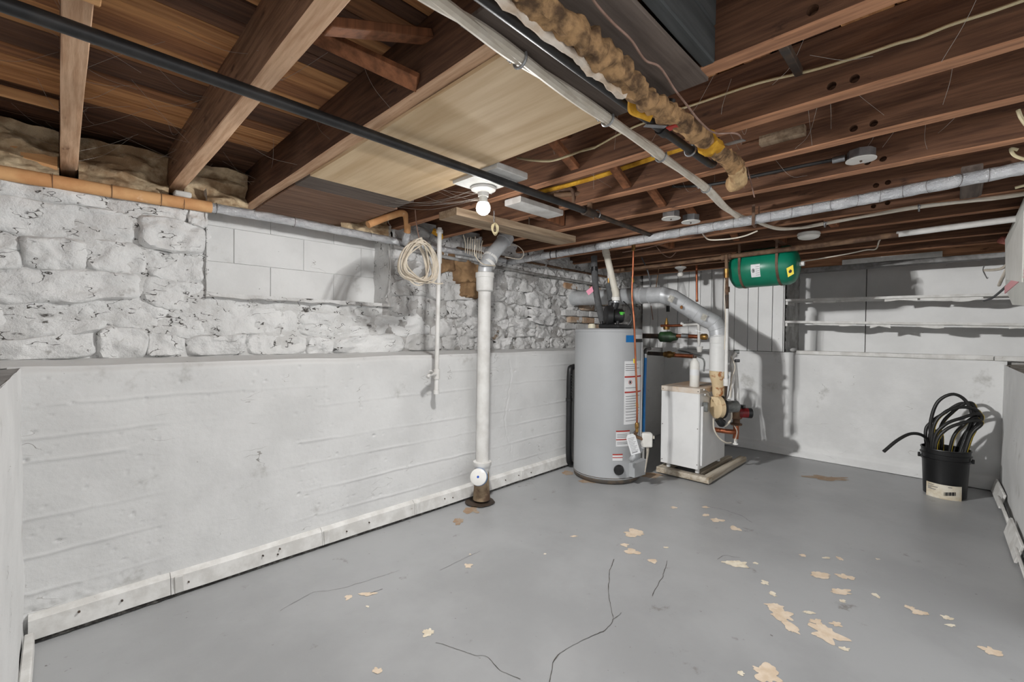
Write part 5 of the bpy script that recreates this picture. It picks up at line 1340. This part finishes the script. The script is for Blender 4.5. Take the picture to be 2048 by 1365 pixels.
# ---- shelves in the back recess
def shelf(z0, z1, lab, sd):
    t = thing('shelf', lab, 'shelf', (XB+.1, .3, min(z0, z1)), 'shelves in the wall recess')
    mb = MB(); n = 26; vs = []; fs = []
    for i in range(n+1):
        u = i/n; y = 1.208-1.65*u; z = z0+(z1-z0)*u+.003*NZ(u*6, sd)
        vs += [V(XB+.005+.003*NZ(u*9, sd+3), y, z-.011), V(XB+.30, y, z-.011), V(XB+.30, y, z+.011), V(XB+.005+.003*NZ(u*9, sd+3), y, z+.011)]
    for i in range(n):
        for k in range(4): fs.append((i*4+k, i*4+(k+1) % 4, i*4+4+(k+1) % 4, i*4+4+k))
    fs += [(3, 2, 1, 0), tuple(range(n*4, n*4+4))]
    mb.add(vs, fs).build('board', PWHITE, t, smooth=30)
    MB().box((XB+.02, 1.19, z0-.045), (XB+.30, 1.21, z0-.013), .002).build('cleat', PWHITE, t)
    rp = random.Random(sd)
    for k in range(6):
        y = 1.0-.26*k+rp.uniform(-.05, .05); L = rp.uniform(.12, .24); dr = rp.uniform(.015, .05)
        zz = z0+(z1-z0)*((1.208-y)/1.65)-.012
        def fn(u, v, y=y, L=L, dr=dr, zz=zz, k=k):
            return V(XB+.03+.02*v-.02*v*v, y-L*u+.02*v*NZ(u*3, k), zz-dr*v*(.4+.6*abs(math.sin(2.4*u+k)))-.001)
        MB().grid(fn, 10, 4).build('paint_curl', PWHITE, t, smooth=50)
    return t
shelf(1.577, 1.552, 'upper white painted shelf board with peeling paint in the recess', 3)
shelf(1.357, 1.315, 'lower white painted shelf board with peeling paint in the recess', 8)
for k in range(5):
    p = V(XB+.18+.03*k, 1.16-.012*k, 1.055+.01*(k % 2))
rb = MB(); rb.ball((XB+.12, 1.15, 1.068), (.05, .035, .022), 12, 8)
tag(rb.build('rubble_lump', GSTONE), 'small lump of rubble in the left corner of the recess', 'rubble')

# ---- bucket with hose
KC = V(4.775, .012, 0)
bu = thing('bucket', 'black plastic bucket with a torn label holding a hose', 'bucket', KC)
MB().lathe(KC, (0, 0, 1), [(z_, r_*.955) for z_, r_ in ((.0, .118), (.006, .128), (.27, .140), (.272, .150), (.284, .151), (.286, .143), (.312, .144), (.314, .153), (.322, .153), (.324, .146), (.352, .147), (.356, .152), (.362, .150), (.362, .143), (.30, .138), (.02, .122), (.012, 0))], 48).build('body', BUCKETM, bu)
a_c = math.degrees(math.atan2(-KC.y, -KC.x)) % 360
def bhit(px, py): return hit(px, py, KC, .127)
def blab(x0, x1, y0, y1, m, nm, par, dr=0, n=12):
    a0, zt = bhit(x0, y0); a1, _ = bhit(x1, y0); zb = bhit(x0, y1)[1]
    return MB().patch(KC, .1305+dr, a0, a1, zb, zt, n).build(nm, m, par)
a0, zt = bhit(1854, 962); a1, _ = bhit(1923, 966); zb = bhit(1854, 990)[1]
bl1 = MB().patch(KC, .1295, a0, a1, zb, zt, 14).build('label', LABELO, bu)
for k, (x0, x1, y) in enumerate(((1857, 1868, 966), (1857, 1876, 969.5), (1857, 1864, 972), (1896, 1904, 975), (1857, 1872, 974.5))):
    blab(x0, x1, y, y+1.2, INK, 'print_line', bl1, .0006, 4)
for k in range(11): blab(1888+2.1*k, 1889+2.1*k+.5*(k % 3), 985, 992, INKK, 'barcode_bar', bl1, .0006, 2)
wpts = [KC+V(-.152*math.cos(q)*.15-.0, .153*math.cos(q), .285-.09*math.sin(q)) for q in [k*PI/10 for k in range(11)]]
wd = V(math.cos(rad(a_c+90)), math.sin(rad(a_c+90)), 0); nd = V(math.cos(rad(a_c)), math.sin(rad(a_c)), 0)
for sg in (-1, 1):
    MB().obox(KC+wd*sg*.149+V(0, 0, .285), wd*.008, nd*.014, V(0, 0, .016), .003).build('handle_lug', BUCKETM, bu)
MB().tube([KC-wd*.155*math.cos(q)+V(0, 0, .285-.03*math.sin(q))-nd*.156*math.sin(q) for q in [k*PI/14 for k in range(15)]], .0022, 6).build('handle_wire', STEEL, bu)
hs = thing('garden_hose', 'black garden hose with yellow stripe coiled in the bucket', 'hose', KC+V(0, 0, .05))
HL = [([(1862, 925, 4.83), (1861, 880, 4.83), (1862, 840, 4.83), (1876, 804, 4.84), (1905, 789, 4.85), (1931, 802, 4.87), (1944, 835, 4.88), (1930, 880, 4.88), (1915, 920, 4.86)], 0),
      ([(1856, 925, 4.80), (1857, 890, 4.78), (1846, 872, 4.72), (1822, 868, 4.64), (1795, 881, 4.56), (1767, 904, 4.50)], 0),
      ([(1866, 930, 4.76), (1868, 880, 4.75), (1890, 850, 4.76), (1925, 836, 4.80), (1955, 828, 4.84), (1964, 838, 4.86), (1945, 868, 4.86), (1925, 925, 4.84)], 1),
      ([(1860, 925, 4.78), (1866, 860, 4.78), (1890, 825, 4.80), (1925, 815, 4.84), (1955, 822, 4.88), (1958, 838, 4.90), (1930, 880, 4.88), (1905, 925, 4.86)], 1),
      ([(1850, 920, 4.82), (1851, 870, 4.84), (1862, 845, 4.86), (1890, 826, 4.88), (1920, 808, 4.90), (1945, 812, 4.91), (1952, 830, 4.92), (1935, 870, 4.92), (1922, 920, 4.90)], 0),
      ([(1870, 925, 4.84), (1880, 860, 4.86), (1905, 825, 4.88), (1935, 806, 4.90), (1950, 815, 4.92), (1945, 845, 4.93), (1918, 890, 4.92), (1900, 925, 4.90)], 1),
      ([(1874, 930, 4.74), (1872, 890, 4.73), (1892, 860, 4.74), (1930, 845, 4.77), (1958, 842, 4.80), (1962, 850, 4.82), (1940, 876, 4.82), (1918, 928, 4.80)], 1),
      ([(1880, 928, 4.80), (1884, 880, 4.80), (1878, 865, 4.82), (1860, 870, 4.84), (1856, 925, 4.86)], 1),
      ([(1892, 928, 4.82), (1905, 880, 4.82), (1928, 850, 4.84), (1950, 835, 4.86), (1955, 850, 4.88), (1930, 900, 4.88), (1922, 928, 4.86)], 1)]
for pts, st in HL:
    w = [P(a, b, x=c) for a, b, c in pts]
    for q in (0, -1):
        if w[q].z < .36 and pts[q][0] != 1767: w[q] = V(min(max(w[q].x, 4.70), 4.85), min(max(w[q].y, -.06), .09), .12)
    if pts[-1][0] == 1767: w[-1].z = max(w[-1].z, .1)
    r = .0118 if pts[0][2] < 4.9 else .011
    MB().tube(w, r, 10, sub=9).build('loop', RUBBER, hs)
    if st:
        s_ = spline(w, 9); k0, k1 = int(len(s_)*.05), int(len(s_)*.95)
        MB().tube([p-fw*(r*.80)+RT*.004 for p in s_[k0:k1]], .0027, 5).build('stripe', YSTRIPE, hs)

# ---- electrical panel, cables and insulation tuft at the right edge
ep = thing('electrical_panel', 'pale grey electrical panel box at the right edge', 'electrical panel', (4.1, -.42, 1.45))
mb = MB(); mb.prism([V(4.47, -.25, 1.87), V(3.2, -.25, 1.92), V(3.2, -.25, 1.36), V(3.85, -.25, 1.40), V(4.33, -.25, 1.53)], V(0, -.17, 0)); mb.build('box', PANELM, ep)
mb = MB(); mb.prism([V(4.28, -.249, 1.78), V(3.3, -.249, 1.83), V(3.3, -.249, 1.48), V(4.2, -.249, 1.58)], V(0, .006, 0)); mb.build('door', WPLAST, ep)
MB().box((3.3, -.252, 1.50), (4.335, -.246, 1.545)).build('pink_tape', PINKT, ep)
for i, (pp, lab_) in enumerate((([(2030, 498), (2020, 520), (2008, 535), (1990, 540), (1970, 541)], 'white cable reaching left from the panel to a hook'),
                               ([(2032, 505), (2018, 530), (2005, 555), (1998, 571)], 'white cable dropping from the panel to the shelf'),
                               ([(2040, 552), (2020, 566), (2005, 580), (1985, 596), (1968, 602)], 'grey cable drooping from the panel across the shelf edge'))):
    o = cable('panel_cable', lab_, [P(a, b, x=4.3+.19*k) for k, (a, b) in enumerate(pp)], .010 if i < 2 else .008, CABLEW if i < 2 else SLEEVE); o['group'] = 'cables leaving the electrical panel'
cable('wire_hook', 'bright bent wire hook on the recess back', [P(a, b, x=5.2) for a, b in ((1968, 533), (1966, 541), (1970, 550), (1974, 557), (1977, 555))], .004, CHROME, cat='hook')
for i, (pp, lab_) in enumerate((([(2060, 428), (2042, 432), (2036, 440), (2040, 452)], 'grey cable curling out of the joists above the panel'), ([(2048, 455), (2040, 470), (2032, 490)], 'grey cable entering the panel top'))):
    cable('joist_cable', lab_, [P(a, b, x=3.9) for a, b in pp], .008, CABLEW)
t = MB().ball(P(2022, 480, x=4.75), (.07, .06, .03), 20, 12)
t.v = [v+V(FB(v.x*20, v.y*20, v.z*20, 3), FB(v.y*20, v.z*20, v.x*20+5, 3), FB(v.z*20, v.x*20, v.y*20+9, 3))*.02 for v in t.v]
tag(t.build('pink_tuft', PINKI, smooth=70), 'tuft of pink insulation poking out beside the panel', 'insulation')

# ---- cobwebs strung between the timbers
web = MB(); rw = random.Random(17)
def strand(a, b, sag=.02, r=.0005):
    m_ = (a+b)/2-V(0, 0, sag)+V(rw.uniform(-.01, .01), rw.uniform(-.01, .01), 0)
    web.tube([a, m_, b], r, 3, sub=5)
for k in range(11):
    a = LP+V(rw.uniform(-.03, .03), rw.uniform(-.03, .03), rw.uniform(-.06, 0)); b = V(1.29-rw.random()*.02, 1.75+rw.random()*.55, ZJ-rw.random()*.03)
    strand(a, b, rw.uniform(0, .04))
for k in range(70):
    x = rw.choice((.0, .058, .395, .452, .757)); y = rw.uniform(1.3, 2.9)
    strand(V(x, y, rw.uniform(ZJ, ZD)), V(x+rw.uniform(-.25, .25), y+rw.uniform(-.3, .3), ZD-rw.random()*.05), rw.uniform(0, .04))
for k in range(30):
    x = rw.choice((1.636, 2.022, 2.45)); y = rw.uniform(0, 1.4)
    strand(V(x, y, rw.uniform(ZJ, ZD-.05)), V(x-rw.uniform(.02, .2), y+rw.uniform(-.15, .15), ZD-rw.random()*.1), rw.uniform(0, .05))
tag(web.build('cobweb', WEB, smooth=0, fix=False), 'wispy grey cobwebs strung between joists and lamp', 'cobweb', kind='stuff')
